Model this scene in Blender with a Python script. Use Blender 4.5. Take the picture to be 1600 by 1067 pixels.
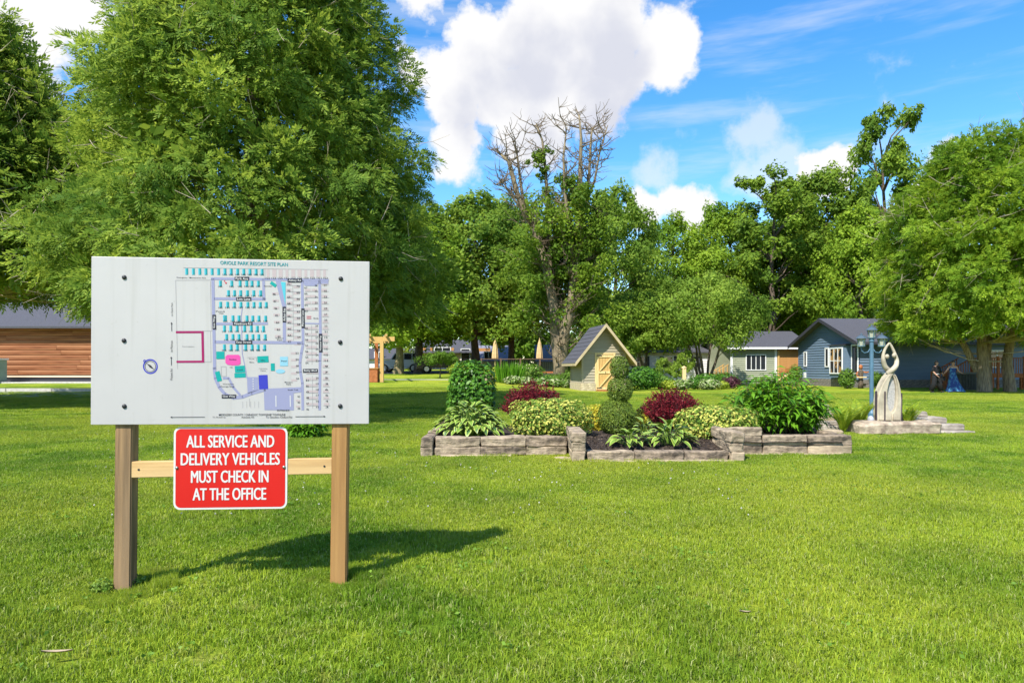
import bpy, bmesh, math, random
import numpy as np
from mathutils import Vector, Matrix, noise

R = math.radians
for o in list(bpy.data.objects):
    bpy.data.objects.remove(o, do_unlink=True)
SC = bpy.context.scene
COL = SC.collection

# ------------------------------------------------------------------ camera
CAM_H, FPX, HORIZ = 1.22, 1067.0, 576.0
cam_d = bpy.data.cameras.new('camera')
cam_d.lens, cam_d.sensor_width = 24.0, 36.0
cam_d.shift_y = (HORIZ - 533.5) / 1600.0
cam_d.clip_start, cam_d.clip_end = 0.05, 2000
cam = bpy.data.objects.new('camera', cam_d)
cam.location = (0, 0, CAM_H); cam.rotation_euler = (R(90), 0, 0)
COL.objects.link(cam); SC.camera = cam

# ------------------------------------------------------------------ sky, sun, exposure
SUN_AZ, SUN_EL = 33.0, 50.0       # light travels towards +Y, turned SUN_AZ degrees to +X
world = bpy.data.worlds.new('World'); SC.world = world; world.use_nodes = True
SC.view_settings.view_transform = 'Standard'; SC.view_settings.look = 'None'
SC.view_settings.exposure = 0.95; SC.view_settings.gamma = 1.0
SC.view_settings.use_curve_mapping = False
SC.cycles.max_bounces = 6; SC.cycles.diffuse_bounces = 3; SC.cycles.glossy_bounces = 2; SC.cycles.transmission_bounces = 3; SC.cycles.transparent_max_bounces = 4
SC.cycles.caustics_reflective = False; SC.cycles.caustics_refractive = False
sd = bpy.data.lights.new('sun', 'SUN'); sd.energy = 4.4; sd.angle = R(0.6); sd.color = (1.0, 0.95, 0.86)
sun = bpy.data.objects.new('sun', sd); COL.objects.link(sun)
ldir = Vector((math.sin(R(SUN_AZ)) * math.cos(R(SUN_EL)), math.cos(R(SUN_AZ)) * math.cos(R(SUN_EL)), -math.sin(R(SUN_EL))))
sun.rotation_euler = ldir.to_track_quat('-Z', 'Y').to_euler()
sun.location = (-20, -30, 40)

def build_sky():
    nt = world.node_tree; nt.nodes.clear(); N, L = nt.nodes.new, nt.links.new
    out = N('ShaderNodeOutputWorld'); bg = N('ShaderNodeBackground'); bg.inputs[1].default_value = 0.15
    sky = N('ShaderNodeTexSky'); sky.sky_type = 'NISHITA'; sky.sun_disc = False
    sky.sun_elevation = R(SUN_EL); sky.sun_rotation = R(180 + SUN_AZ)
    sky.air_density = 1.0; sky.dust_density = 0.25; sky.ozone_density = 2.2
    hs = N('ShaderNodeHueSaturation'); hs.inputs['Saturation'].default_value = 1.36; hs.inputs['Value'].default_value = 0.95
    L(sky.outputs[0], hs.inputs['Color'])
    tc = N('ShaderNodeTexCoord'); D = tc.outputs['Generated']
    def math_(op, a, b=None, clamp=False):
        m = N('ShaderNodeMath'); m.operation = op; m.use_clamp = clamp
        for i, v in enumerate((a, b)):
            if v is None: continue
            if isinstance(v, (int, float)): m.inputs[i].default_value = v
            else: L(v, m.inputs[i])
        return m.outputs[0]
    def vmath(op, a, b):
        m = N('ShaderNodeVectorMath'); m.operation = op
        for i, v in enumerate((a, b)):
            if isinstance(v, (tuple, Vector)): m.inputs[i].default_value = v
            else: L(v, m.inputs[i])
        return m
    def noise_(vec, scale, detail, rough=0.55, dim='3D'):
        n = N('ShaderNodeTexNoise'); n.inputs['Scale'].default_value = scale
        n.inputs['Detail'].default_value = detail; n.inputs['Roughness'].default_value = rough
        L(vec, n.inputs['Vector']); return n
    def ramp(v, a, b, lo=0.0, hi=1.0):
        m = N('ShaderNodeMapRange'); m.interpolation_type = 'SMOOTHSTEP'
        m.inputs[1].default_value = a; m.inputs[2].default_value = b; m.inputs[3].default_value = lo; m.inputs[4].default_value = hi
        L(v, m.inputs[0]); return m.outputs[0]
    warp = noise_(D, 7.0, 2.0)
    wv = vmath('SUBTRACT', warp.outputs['Color'], (0.5, 0.5, 0.5))
    ws = N('ShaderNodeVectorMath'); ws.operation = 'SCALE'; ws.inputs['Scale'].default_value = 0.07; L(wv.outputs[0], ws.inputs[0])
    DW = vmath('ADD', D, ws.outputs[0]).outputs[0]
    # cumulus heaps at fixed bearings: (bearing from +Y in degrees, elevation in degrees, radius in degrees)
    heaps = [(-4.6, 22.4, 3.8, 1), (-1.2, 24.6, 4.8, 1), (2.6, 25.6, 5.2, 1), (6.6, 22.6, 4.6, 1), (1.2, 20.6, 4.6, 1), (7.0, 27.4, 4.4, 1), (-5.0, 18.0, 2.8, .9),
             (12.6, 25.2, 3.2, .9), (-8.4, 24.4, 2.8, .8), (-8.0, 29.5, 3.2, .75),
             (14.4, 12.7, 2.4, 1), (11.2, 12.3, 2.0, .95), (25.0, 15.2, 2.4, .95), (-13, 33, 3.5, .8),
             (-37, 24.0, 7.0, 1), (-31, 29.5, 5.0, .9), (33, 12.5, 3.0, .8)]
    def field(vec, hs_):
        dens = None
        for az, el, r, k in hs_:
            c = Vector((math.sin(R(az)) * math.cos(R(el)), math.cos(R(az)) * math.cos(R(el)), math.sin(R(el))))
            v = ramp(vmath('DISTANCE', vec, c).outputs['Value'], R(r) * 1.5, R(r) * 0.2, 0.0, k)
            dens = v if dens is None else math_('MAXIMUM', dens, v)
        return dens
    dens = field(DW, heaps)
    lit_side = field(vmath('ADD', DW, (-0.012, 0.0, 0.045)).outputs[0], heaps[:6] + heaps[10:13] + heaps[16:17])     # how much cloud lies towards the sun
    fb = noise_(D, 15.0, 8.0, 0.60).outputs['Fac']
    # the same kind of heaps all round the rest of the sky
    big = noise_(vmath('ADD', D, (3.1, 1.7, 0.4)).outputs[0], 3.2, 3.0, 0.55).outputs['Fac']
    sep = N('ShaderNodeSeparateXYZ'); L(D, sep.inputs[0])
    other = math_('MULTIPLY', ramp(big, 0.55, 0.68), ramp(sep.outputs['Y'], 0.62, 0.35))
    dens = math_('MAXIMUM', dens, other)
    alpha = ramp(math_('ADD', dens, math_('MULTIPLY', math_('SUBTRACT', fb, 0.5), 2.0)), 0.30, 0.68)
    # high thin streaks
    mp = N('ShaderNodeMapping'); mp.inputs['Scale'].default_value = (1.2, 1.2, 9.0); mp.inputs['Rotation'].default_value = (0.0, R(9), 0.0)
    L(D, mp.inputs['Vector'])
    ci = noise_(mp.outputs[0], 2.6, 5.0, 0.62).outputs['Fac']
    wisp = ramp(ci, 0.46, 0.80, 0.0, 0.42)
    thin = field(DW, [(21.6, 15.6, 3.2, 1), (19.6, 17.6, 2.4, 1), (12.2, 15.6, 2.0, 1)])
    thin = math_('MULTIPLY', ramp(math_('ADD', thin, math_('MULTIPLY', math_('SUBTRACT', fb, 0.5), 2.6)), 0.25, 1.0), 0.55)
    alpha2 = math_('MAXIMUM', math_('MAXIMUM', alpha, thin), wisp)
    # cloud colour: white heads, faintly lilac bellies
    body = noise_(vmath('ADD', D, (0.0, 0.0, 0.02)).outputs[0], 11.0, 4.0, 0.5).outputs['Fac']
    cm = N('ShaderNodeMix'); cm.data_type = 'RGBA'
    shade = math_('SUBTRACT', math_('ADD', math_('MULTIPLY', body, 1.5), 0.35), math_('MULTIPLY', lit_side, 0.64))
    L(ramp(shade, 0.30, 0.85), cm.inputs['Factor'])
    cm.inputs['A'].default_value = (2.55, 2.62, 2.95, 1); cm.inputs['B'].default_value = (3.5, 3.48, 3.5, 1)
    mx = N('ShaderNodeMix'); mx.data_type = 'RGBA'
    L(alpha2, mx.inputs['Factor']); L(hs.outputs[0], mx.inputs['A']); L(cm.outputs['Result'], mx.inputs['B'])
    L(mx.outputs['Result'], bg.inputs[0]); L(bg.outputs[0], out.inputs[0])
build_sky()
world.cycles.sampling_method = 'MANUAL'; world.cycles.sample_map_resolution = 512

# ------------------------------------------------------------------ where things are
def sstep(t):
    t = min(1.0, max(0.0, t)); return t * t * (3 - 2 * t)
def gz(x, y):                                  # the lawn climbs gently towards the far left
    return 0.021 * min(55.0, max(0.0, y - 20.0)) * sstep((6.0 - x) / 9.0)
def wx(px, d): return (px - 800.0) / FPX * d
def wz(py, d): return CAM_H + (HORIZ - py) / FPX * d
def rnd_dir(rng, n):
    v = rng.normal(size=(n, 3)); return v / np.linalg.norm(v, axis=1)[:, None]

# ------------------------------------------------------------------ objects
def tag(o, label=None, cat=None, group=None, kind=None):
    if label: o['label'] = label
    if cat: o['category'] = cat
    if group: o['group'] = group
    if kind: o['kind'] = kind
    return o
def thing(name, label, cat, loc=(0, 0, 0), rz=0.0, group=None):
    o = bpy.data.objects.new(name, None); o.empty_display_size = 0.1
    COL.objects.link(o); o.location = loc; o.rotation_euler = (0, 0, rz)
    return tag(o, label, cat, group)
def link(name, me, mat=None, parent=None, loc=None, rot=None, scale=None):
    if mat is not None and not me.materials:
        for m in (mat if isinstance(mat, (list, tuple)) else [mat]): me.materials.append(m)
    o = bpy.data.objects.new(name, me); COL.objects.link(o)
    if parent is not None: o.parent = parent
    if loc is not None: o.location = loc
    if rot is not None: o.rotation_euler = rot
    if scale is not None: o.scale = scale
    return o
def copy_tree(o, parent=None):
    c = o.copy(); COL.objects.link(c); c.parent = parent
    for ch in list(o.children): copy_tree(ch, c)
    return c

class MB:                                       # collects shapes, builds ONE mesh object
    def __init__(s): s.v = []; s.f = []; s.m = []
    def add(s, vs, fs, mi=0):
        b = len(s.v); s.v += [tuple(p) for p in vs]
        s.f += [tuple(b + i for i in f) for f in fs]; s.m += [mi] * len(fs); return s
    def box(s, c, size, rz=0.0, mi=0, M=None):
        x, y, z = [k / 2 for k in size]
        vs = [Vector((sx * x, sy * y, sz * z)) for sz in (-1, 1) for sy in (-1, 1) for sx in (-1, 1)]
        T = M if M is not None else Matrix.Translation(c) @ Matrix.Rotation(rz, 4, 'Z')
        return s.add([T @ v for v in vs], [(0, 2, 3, 1), (4, 5, 7, 6), (0, 1, 5, 4), (2, 6, 7, 3), (0, 4, 6, 2), (1, 3, 7, 5)], mi)
    def box2(s, a, b, mi=0):
        return s.box([(p + q) / 2 for p, q in zip(a, b)], [abs(q - p) for p, q in zip(a, b)], 0, mi)
    def bar(s, p, q, w, h=None, mi=0):
        p, q = Vector(p), Vector(q); h = h or w
        M = Matrix.Translation((p + q) / 2) @ (q - p).to_track_quat('Z', 'Y').to_matrix().to_4x4()
        return s.box(None, (w, h, (q - p).length), 0, mi, M)
    def tube(s, pts, rad, n=8, mi=0, cap=True):
        pts = [Vector(p) for p in pts]; b = len(s.v); k = len(pts)
        if not hasattr(rad, '__len__'): rad = [rad] * k
        up = None
        for i, p in enumerate(pts):
            t = (pts[min(i + 1, k - 1)] - pts[max(i - 1, 0)]).normalized()
            if up is None: up = t.orthogonal().normalized()
            up = (up - t * up.dot(t)).normalized(); si = t.cross(up)
            for j in range(n):
                a = 2 * math.pi * j / n
                s.v.append(tuple(p + (up * math.cos(a) + si * math.sin(a)) * rad[i]))
        for i in range(k - 1):
            for j in range(n):
                s.f.append((b + i * n + j, b + i * n + (j + 1) % n, b + (i + 1) * n + (j + 1) % n, b + (i + 1) * n + j)); s.m.append(mi)
        if cap:
            s.f.append(tuple(b + j for j in reversed(range(n)))); s.m.append(mi)
            s.f.append(tuple(b + (k - 1) * n + j for j in range(n))); s.m.append(mi)
        return s
    def lathe(s, prof, n=16, c=(0, 0, 0), mi=0, sx=1, sy=1):
        b = len(s.v); k = len(prof)
        for r, z in prof:
            for j in range(n):
                a = 2 * math.pi * j / n; s.v.append((c[0] + sx * r * math.cos(a), c[1] + sy * r * math.sin(a), c[2] + z))
        for i in range(k - 1):
            for j in range(n):
                s.f.append((b + i * n + j, b + i * n + (j + 1) % n, b + (i + 1) * n + (j + 1) % n, b + (i + 1) * n + j)); s.m.append(mi)
        s.f.append(tuple(b + j for j in reversed(range(n)))); s.m.append(mi)
        s.f.append(tuple(b + (k - 1) * n + j for j in range(n))); s.m.append(mi)
        return s
    def prism(s, poly, y0, y1, mi=0):           # outline in (x, z), extruded along y
        n = len(poly)
        vs = [(x, y0, z) for x, z in poly] + [(x, y1, z) for x, z in poly]
        fs = [tuple(range(n)), tuple(reversed(range(n, 2 * n)))] + [(i, i + n, (i + 1) % n + n, (i + 1) % n) for i in range(n)]
        return s.add(vs, fs, mi)
    def mesh(s, name, smooth=False, fix=False):
        me = bpy.data.meshes.new(name); me.from_pydata(s.v, [], s.f)
        if any(s.m): me.polygons.foreach_set('material_index', s.m)
        if fix:
            bm = bmesh.new(); bm.from_mesh(me); bmesh.ops.recalc_face_normals(bm, faces=bm.faces); bm.to_mesh(me); bm.free()
        if smooth: me.polygons.foreach_set('use_smooth', [True] * len(me.polygons))
        me.update(); return me
    def build(s, name, mat, parent=None, smooth=False, fix=False, **k):
        return link(name, s.mesh(name, smooth, fix), mat, parent, **k)

def np_mesh(name, verts, quads, mat_idx=None, smooth=False):
    me = bpy.data.meshes.new(name); nv, nf = len(verts), len(quads); k = quads.shape[1]
    me.vertices.add(nv); me.vertices.foreach_set('co', np.ascontiguousarray(verts, dtype=np.float32).ravel())
    me.loops.add(nf * k); me.loops.foreach_set('vertex_index', np.ascontiguousarray(quads, dtype=np.int32).ravel())
    me.polygons.add(nf); me.polygons.foreach_set('loop_start', np.arange(0, nf * k, k, dtype=np.int32))
    if mat_idx is not None: me.polygons.foreach_set('material_index', np.asarray(mat_idx, dtype=np.int32))
    if smooth: me.polygons.foreach_set('use_smooth', np.ones(nf, dtype=bool))
    me.update(calc_edges=True); me.validate(); return me
def leaf_quads(c, t, b, l, w):                  # diamonds: centre, long axis, short axis, half length, half width
    l = np.broadcast_to(np.asarray(l, float), (len(c),))[:, None]; w = np.broadcast_to(np.asarray(w, float), (len(c),))[:, None]
    v = np.stack([c + t * l, c + b * w + t * l * 0.12, c - t * l, c - b * w + t * l * 0.12], 1).reshape(-1, 3)
    return v, np.arange(len(c) * 4).reshape(-1, 4)
def perp(t, rng):
    b = np.cross(t, rng.normal(size=t.shape)); return b / (np.linalg.norm(b, axis=1)[:, None] + 1e-9)
def unit(v): return v / (np.linalg.norm(v, axis=1)[:, None] + 1e-9)

# ------------------------------------------------------------------ materials
def new_mat(name):
    m = bpy.data.materials.new(name); m.use_nodes = True; nt = m.node_tree
    return m, nt, nt.nodes['Principled BSDF']
def mix_rgb(nt, fac, a, b):
    n = nt.nodes.new('ShaderNodeMix'); n.data_type = 'RGBA'
    for key, v in (('A', a), ('B', b)):
        if isinstance(v, (tuple, list)): n.inputs[key].default_value = (*v[:3], 1)
        else: nt.links.new(v, n.inputs[key])
    if isinstance(fac, (int, float)): n.inputs['Factor'].default_value = fac
    else: nt.links.new(fac, n.inputs['Factor'])
    return n.outputs['Result']
def tex_noise(nt, scale, detail=4, stretch=None, coord='Object', rough=0.55):
    tc = nt.nodes.new('ShaderNodeTexCoord'); n = nt.nodes.new('ShaderNodeTexNoise')
    n.inputs['Scale'].default_value = scale; n.inputs['Detail'].default_value = detail; n.inputs['Roughness'].default_value = rough
    src = tc.outputs[coord] if coord != 'World' else nt.nodes.new('ShaderNodeNewGeometry').outputs['Position']
    if stretch:
        mp = nt.nodes.new('ShaderNodeMapping'); mp.inputs['Scale'].default_value = stretch
        nt.links.new(src, mp.inputs['Vector']); src = mp.outputs[0]
    nt.links.new(src, n.inputs['Vector']); return n.outputs['Fac']
def rampv(nt, v, a, b, lo=0.0, hi=1.0):
    m = nt.nodes.new('ShaderNodeMapRange'); m.inputs[1].default_value = a; m.inputs[2].default_value = b
    m.inputs[3].default_value = lo; m.inputs[4].default_value = hi; nt.links.new(v, m.inputs[0]); return m.outputs[0]
def bump(nt, p, v, strength=0.4, dist=0.01):
    b = nt.nodes.new('ShaderNodeBump'); b.inputs['Strength'].default_value = strength; b.inputs['Distance'].default_value = dist
    nt.links.new(v, b.inputs['Height']); nt.links.new(b.outputs[0], p.inputs['Normal'])
def plain(name, c1, c2=None, rough=0.7, scale=8, stretch=None, bmp=0.0, bdist=0.01, metal=0.0, detail=5, lo=0.35, hi=0.65, coord='Object', spec=0.4):
    m, nt, p = new_mat(name); p.inputs['Roughness'].default_value = rough; p.inputs['Metallic'].default_value = metal
    p.inputs['Specular IOR Level'].default_value = spec
    if c2 is None: p.inputs['Base Color'].default_value = (*c1, 1)
    else:
        n = tex_noise(nt, scale, detail, stretch, coord)
        nt.links.new(mix_rgb(nt, rampv(nt, n, lo, hi), c1, c2), p.inputs['Base Color'])
        if bmp: bump(nt, p, n, bmp, bdist)
    return m
def leaf_mat(name, c1, c2, c3=None, trans=0.3, clump=0.35, rough=0.55, spec=0.25):
    """foliage: colour differs from leaf to leaf and, gently, from branch to branch"""
    m, nt, p = new_mat(name); L = nt.links.new
    g = nt.nodes.new('ShaderNodeNewGeometry')
    col = mix_rgb(nt, g.outputs['Random Per Island'], c1, c2)
    if c3:
        n = tex_noise(nt, clump, 3, coord='World'); col = mix_rgb(nt, rampv(nt, n, 0.42, 0.66), col, c3)
    L(col, p.inputs['Base Color']); p.inputs['Roughness'].default_value = rough; p.inputs['Specular IOR Level'].default_value = spec
    t = nt.nodes.new('ShaderNodeBsdfTranslucent')
    hsv = nt.nodes.new('ShaderNodeHueSaturation'); hsv.inputs['Hue'].default_value = 0.485; hsv.inputs['Value'].default_value = 1.25
    L(col, hsv.inputs['Color']); L(hsv.outputs[0], t.inputs['Color'])
    mx = nt.nodes.new('ShaderNodeMixShader'); mx.inputs[0].default_value = trans
    L(p.outputs[0], mx.inputs[1]); L(t.outputs[0], mx.inputs[2]); L(mx.outputs[0], nt.nodes['Material Output'].inputs['Surface'])
    return m

M = {}
M['bark'] = plain('bark', (0.16, 0.12, 0.085), (0.055, 0.042, 0.032), 0.9, 6, (3, 3, 0.6), 0.8, 0.05)
M['bark_pale'] = plain('bark_pale', (0.34, 0.27, 0.15), (0.15, 0.115, 0.06), 0.9, 5, (3, 3, 0.5), 0.8, 0.05)
M['bark_cedar'] = plain('bark_cedar', (0.36, 0.28, 0.18), (0.12, 0.085, 0.06), 0.9, 7, (4, 4, 0.35), 0.8, 0.05)
M['bark_dead'] = plain('bark_dead', (0.22, 0.165, 0.11), (0.09, 0.067, 0.046), 0.9, 7, (4, 4, 0.5), 0.6, 0.03)
M['bark_old'] = plain('old_bark', (0.27, 0.215, 0.13), (0.11, 0.085, 0.055), 0.9, 5, (3, 3, 0.5), 0.8, 0.05)
M['twig'] = plain('twig', (0.52, 0.43, 0.33), (0.30, 0.24, 0.17), 0.9, 5)
M['leaf_cedar_a'] = leaf_mat('cedar_leaf', (0.11, 0.195, 0.022), (0.35, 0.45, 0.06), (0.09, 0.175, 0.024), 0.44, 0.5, spec=0.1)
M['leaf_cedar_b'] = leaf_mat('cedar_leaf_bright', (0.125, 0.225, 0.016), (0.33, 0.45, 0.035), (0.105, 0.21, 0.018), 0.44, 0.45, spec=0.1)
M['leaf_maple'] = leaf_mat('maple_leaf', (0.135, 0.24, 0.016), (0.34, 0.47, 0.045), (0.115, 0.22, 0.02), 0.48, 0.2, spec=0.1)
M['leaf_oak'] = leaf_mat('oak_leaf', (0.105, 0.19, 0.016), (0.27, 0.38, 0.04), (0.09, 0.17, 0.018), 0.46, 0.3, spec=0.12)
M['leaf_ash'] = leaf_mat('ash_leaf', (0.135, 0.23, 0.024), (0.33, 0.45, 0.065), (0.115, 0.21, 0.026), 0.48, 0.25, spec=0.1)
M['leaf_dark'] = leaf_mat('dark_leaf', (0.09, 0.18, 0.018), (0.20, 0.32, 0.035), (0.08, 0.16, 0.018), 0.42, 0.2, spec=0.1)
M['white_paint'] = plain('white_paint', (0.78, 0.78, 0.76), (0.70, 0.70, 0.69), 0.5, 3)
M['glass'] = plain('window_glass', (0.02, 0.022, 0.025), None, 0.06, spec=0.8)
M['shingle'] = plain('shingle', (0.085, 0.085, 0.10), (0.045, 0.045, 0.055), 0.9, 14, (1, 3, 3), 0.5, 0.02)
M['black_metal'] = plain('black_metal', (0.02, 0.02, 0.022), None, 0.45)
# ------------------------------------------------------------------ the lawn
def lawn_colour(nt, dull=1.0):
    big = tex_noise(nt, 0.16, 4, coord='World'); mid = tex_noise(nt, 0.9, 4, coord='World'); fine = tex_noise(nt, 5.0, 3, coord='World')
    k = lambda c: tuple(v * dull for v in c)
    c = mix_rgb(nt, rampv(nt, mid, 0.41, 0.59), k((0.135, 0.24, 0.014)), k((0.37, 0.465, 0.034)))
    c = mix_rgb(nt, rampv(nt, big, 0.43, 0.60, 0.0, 0.85), c, k((0.50, 0.51, 0.05)))
    c = mix_rgb(nt, rampv(nt, fine, 0.56, 0.72, 0.0, 0.6), c, k((0.42, 0.40, 0.09)))
    return c
def lawn_mats():
    m, nt, p = new_mat('lawn'); p.inputs['Roughness'].default_value = 0.95; p.inputs['Specular IOR Level'].default_value = 0.1
    c = lawn_colour(nt, 0.80)
    f = tex_noise(nt, 38.0, 5, coord='World', rough=0.7)
    nt.links.new(mix_rgb(nt, rampv(nt, f, 0.40, 0.62, 0.0, 0.55), c, (0.085, 0.17, 0.010)), p.inputs['Base Color'])
    bump(nt, p, f, 0.9, 0.05)
    M['lawn'] = m
    m, nt, p = new_mat('grass_blade'); L = nt.links.new
    g = nt.nodes.new('ShaderNodeNewGeometry'); c = lawn_colour(nt, 1.0)
    r = g.outputs['Random Per Island']
    c = mix_rgb(nt, rampv(nt, r, 0.0, 0.9, 0.0, 0.70), c, (0.11, 0.225, 0.014))
    c = mix_rgb(nt, rampv(nt, r, 0.90, 0.93, 0.0, 0.75), c, (0.50, 0.50, 0.20))
    L(c, p.inputs['Base Color']); p.inputs['Roughness'].default_value = 0.5; p.inputs['Specular IOR Level'].default_value = 0.15
    t = nt.nodes.new('ShaderNodeBsdfTranslucent'); L(c, t.inputs['Color'])
    mx = nt.nodes.new('ShaderNodeMixShader'); mx.inputs[0].default_value = 0.35
    L(p.outputs[0], mx.inputs[1]); L(t.outputs[0], mx.inputs[2]); L(mx.outputs[0], nt.nodes['Material Output'].inputs['Surface'])
    M['blade'] = m
lawn_mats()

def ground():
    xs = np.unique(np.concatenate([np.linspace(-700, -60, 12), np.linspace(-60, 60, 97), np.linspace(60, 700, 12)]))
    ys = np.unique(np.concatenate([np.linspace(-300, -10, 8), np.linspace(-10, 90, 101), np.linspace(90, 900, 14)]))
    v = [(x, y, gz(x, y)) for y in ys for x in xs]; n = len(xs)
    q = [(j * n + i, j * n + i + 1, (j + 1) * n + i + 1, (j + 1) * n + i) for j in range(len(ys) - 1) for i in range(n - 1)]
    o = link('ground', np_mesh('ground', np.array(v), np.array(q), smooth=True), M['lawn'])
    tag(o, 'mown green lawn spreading from the camera to the houses', kind='structure')
ground()

def strip(name, label, pts_l, pts_r, dz, mat):
    n = len(pts_l); mb = MB()
    mb.add([(x, y, gz(x, y) + dz) for x, y in pts_l] + [(x, y, gz(x, y) + dz) for x, y in pts_r], [(i, i + 1, n + i + 1, n + i) for i in range(n - 1)])
    return tag(mb.build(name, mat, fix=True), label, kind='structure')
M['gravel'] = plain('gravel', (0.30, 0.28, 0.26), (0.20, 0.19, 0.18), 0.95, 30, bmp=0.6)
M['concrete'] = plain('concrete', (0.50, 0.48, 0.44), (0.38, 0.36, 0.33), 0.9, 9, bmp=0.3)
M['asphalt'] = plain('asphalt', (0.075, 0.075, 0.08), (0.05, 0.05, 0.052), 0.95, 20, bmp=0.3)
xs = [-46, -38, -30, -24, -19, -15.5]
strip('driveway', 'grey gravel drive in front of the log building', [(x, 26.2 - 0.02 * (x + 15)) for x in xs], [(x, 29.6) for x in xs], 0.012, M['gravel'])
xs = [-26, -20, -14, -10, -6, -2.2]
strip('footpath', 'narrow pale footpath crossing the lawn before the parked cars', [(x, 43.7) for x in xs], [(x, 44.5) for x in xs], 0.015, M['concrete'])
xs = [-60, -40, -20, -12, -6, 0, 2]
strip('road', 'dark resort road under the parked cars', [(x, 57.2) for x in xs], [(x, 66.0) for x in xs], 0.015, M['asphalt'])
def kerb():
    t = thing('kerb', 'pale concrete kerb along the gravel drive', 'kerb', (-20, 29.75, gz(-20, 29.75)))
    for i in range(7):
        mb = MB(); mb.box((0, 0, 0), (1.96, 0.16, 0.22)); x = -11 + 2.0 * i
        mb.build('kerb_stone', M['concrete'], t, loc=(x, 0, 0.05))
kerb()

def grass():
    protos = bpy.data.collections.new('grass_tufts')
    rng = np.random.default_rng(5)
    def tuft(k, size, nb, h0, h1, w):
        c = np.zeros((nb, 3)); c[:, :2] = rng.uniform(-size / 2, size / 2, (nb, 2))
        # clumped feet
        cl = rng.uniform(-size / 2, size / 2, (max(6, nb // 22), 2)); pick = rng.integers(0, len(cl), nb)
        c[:, :2] = np.where(rng.random((nb, 1)) < 0.65, cl[pick] + rng.normal(0, size * 0.035, (nb, 2)), c[:, :2])
        a = rng.uniform(0, 2 * np.pi, nb); lean = rng.uniform(0.1, 1.0, nb) ** 1.1
        h = rng.uniform(h0, h1, nb) * (0.75 + 0.5 * rng.random(nb) ** 3)
        d = np.stack([np.cos(a), np.sin(a), np.zeros(nb)], 1)
        yaw = rng.uniform(0, 2 * np.pi, nb); s = np.stack([np.cos(yaw), np.sin(yaw), np.zeros(nb)], 1) * w
        up = np.array([0, 0, 1.0])
        mid = c + up * (h * 0.58)[:, None] + d * (h * lean * 0.30)[:, None]
        tip = c + up * (h * (1 - 0.35 * lean))[:, None] + d * (h * lean * 0.95)[:, None]
        c[:, 2] -= 0.01
        v = np.stack([c - s, c + s, mid + s * 0.8, mid - s * 0.8, tip], 1).reshape(-1, 3)
        b = np.arange(nb)[:, None] * 5
        tri = np.concatenate([b + [0, 1, 2], b + [0, 2, 3], b + [3, 2, 4]], 1).reshape(-1, 3)
        me = np_mesh('grass_tuft', v, tri); me.materials.append(M['blade'])
        o = bpy.data.objects.new('grass_tuft', me); protos.objects.link(o); return o
    for k in range(5): tuft(k, 0.42, 1500, (0.016, 0.020, 0.022, 0.018, 0.026)[k], (0.036, 0.044, 0.050, 0.040, 0.058)[k], 0.0022)
    # points: dense near the camera, sparser and broader with distance
    P, S = [], []
    rr = random.Random(3)
    def lay(y0, y1, step, sc, half):
        y = y0
        while y < y1:
            w = half(y); x = -w
            while x < w:
                X, Y = x + rr.uniform(-0.4, 0.4) * step, y + rr.uniform(-0.4, 0.4) * step
                inbed = (-1.05 < X < 4.65 and 9.95 < Y < 12.3) or (1.05 < X < 2.8 and 9.1 < Y < 10)
                atpost = any(math.hypot(X - a, Y - b) < 0.24 for a, b in ((-2.14, 3.70), (-0.98, 3.80)))
                if not inbed and not atpost: P.append((X, Y, gz(X, Y))); S.append((sc[0], sc[0], sc[1] * rr.uniform(0.75, 1.25)))
                x += step
            y += step
    lay(0.6, 9.0, 0.27, (1.0, 1.0), lambda y: 0.85 * y + 1.8)
    lay(9.0, 17.0, 0.36, (1.15, 1.0), lambda y: 0.82 * y + 1.5)
    lay(17.0, 34.0, 0.62, (1.8, 1.0), lambda y: 0.80 * y + 1.0)
    for bx, by in ((-2.14, 3.73), (-0.98, 3.84)):         # unmown fringe round the posts
        for k in range(34):
            an = rr.uniform(0, 6.28); r_ = rr.uniform(0.10, 0.26); P.append((bx + r_ * math.cos(an), by + 0.05 + r_ * math.sin(an), 0.0)); S.append((0.30, 0.30, rr.uniform(0.5, 0.9) if math.sin(an) < 0.2 else rr.uniform(0.9, 1.6)))
    me = bpy.data.meshes.new('grass'); me.vertices.add(len(P))
    me.vertices.foreach_set('co', np.array(P, dtype=np.float32).ravel())
    at = me.attributes.new('size', 'FLOAT_VECTOR', 'POINT'); at.data.foreach_set('vector', np.array(S, dtype=np.float32).ravel())
    o = link('grass', me); tag(o, 'short mown grass blades of the lawn', 'grass', kind='stuff')
    ng = bpy.data.node_groups.new('grass_scatter', 'GeometryNodeTree')
    ng.interface.new_socket('Geometry', in_out='INPUT', socket_type='NodeSocketGeometry')
    ng.interface.new_socket('Geometry', in_out='OUTPUT', socket_type='NodeSocketGeometry')
    N, L = ng.nodes.new, ng.links.new
    gi, go = N('NodeGroupInput'), N('NodeGroupOutput')
    ci = N('GeometryNodeCollectionInfo'); ci.inputs['Collection'].default_value = protos
    ci.inputs['Separate Children'].default_value = True; ci.inputs['Reset Children'].default_value = True
    iop = N('GeometryNodeInstanceOnPoints'); iop.inputs['Pick Instance'].default_value = True
    rv = N('FunctionNodeRandomValue'); rv.data_type = 'FLOAT_VECTOR'; rv.inputs[0].default_value = (0, 0, 0); rv.inputs[1].default_value = (0, 0, 6.283)
    ri = N('FunctionNodeRandomValue'); ri.data_type = 'INT'; ri.inputs[4].default_value = 0; ri.inputs[5].default_value = 4
    na = N('GeometryNodeInputNamedAttribute'); na.data_type = 'FLOAT_VECTOR'; na.inputs['Name'].default_value = 'size'
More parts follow.
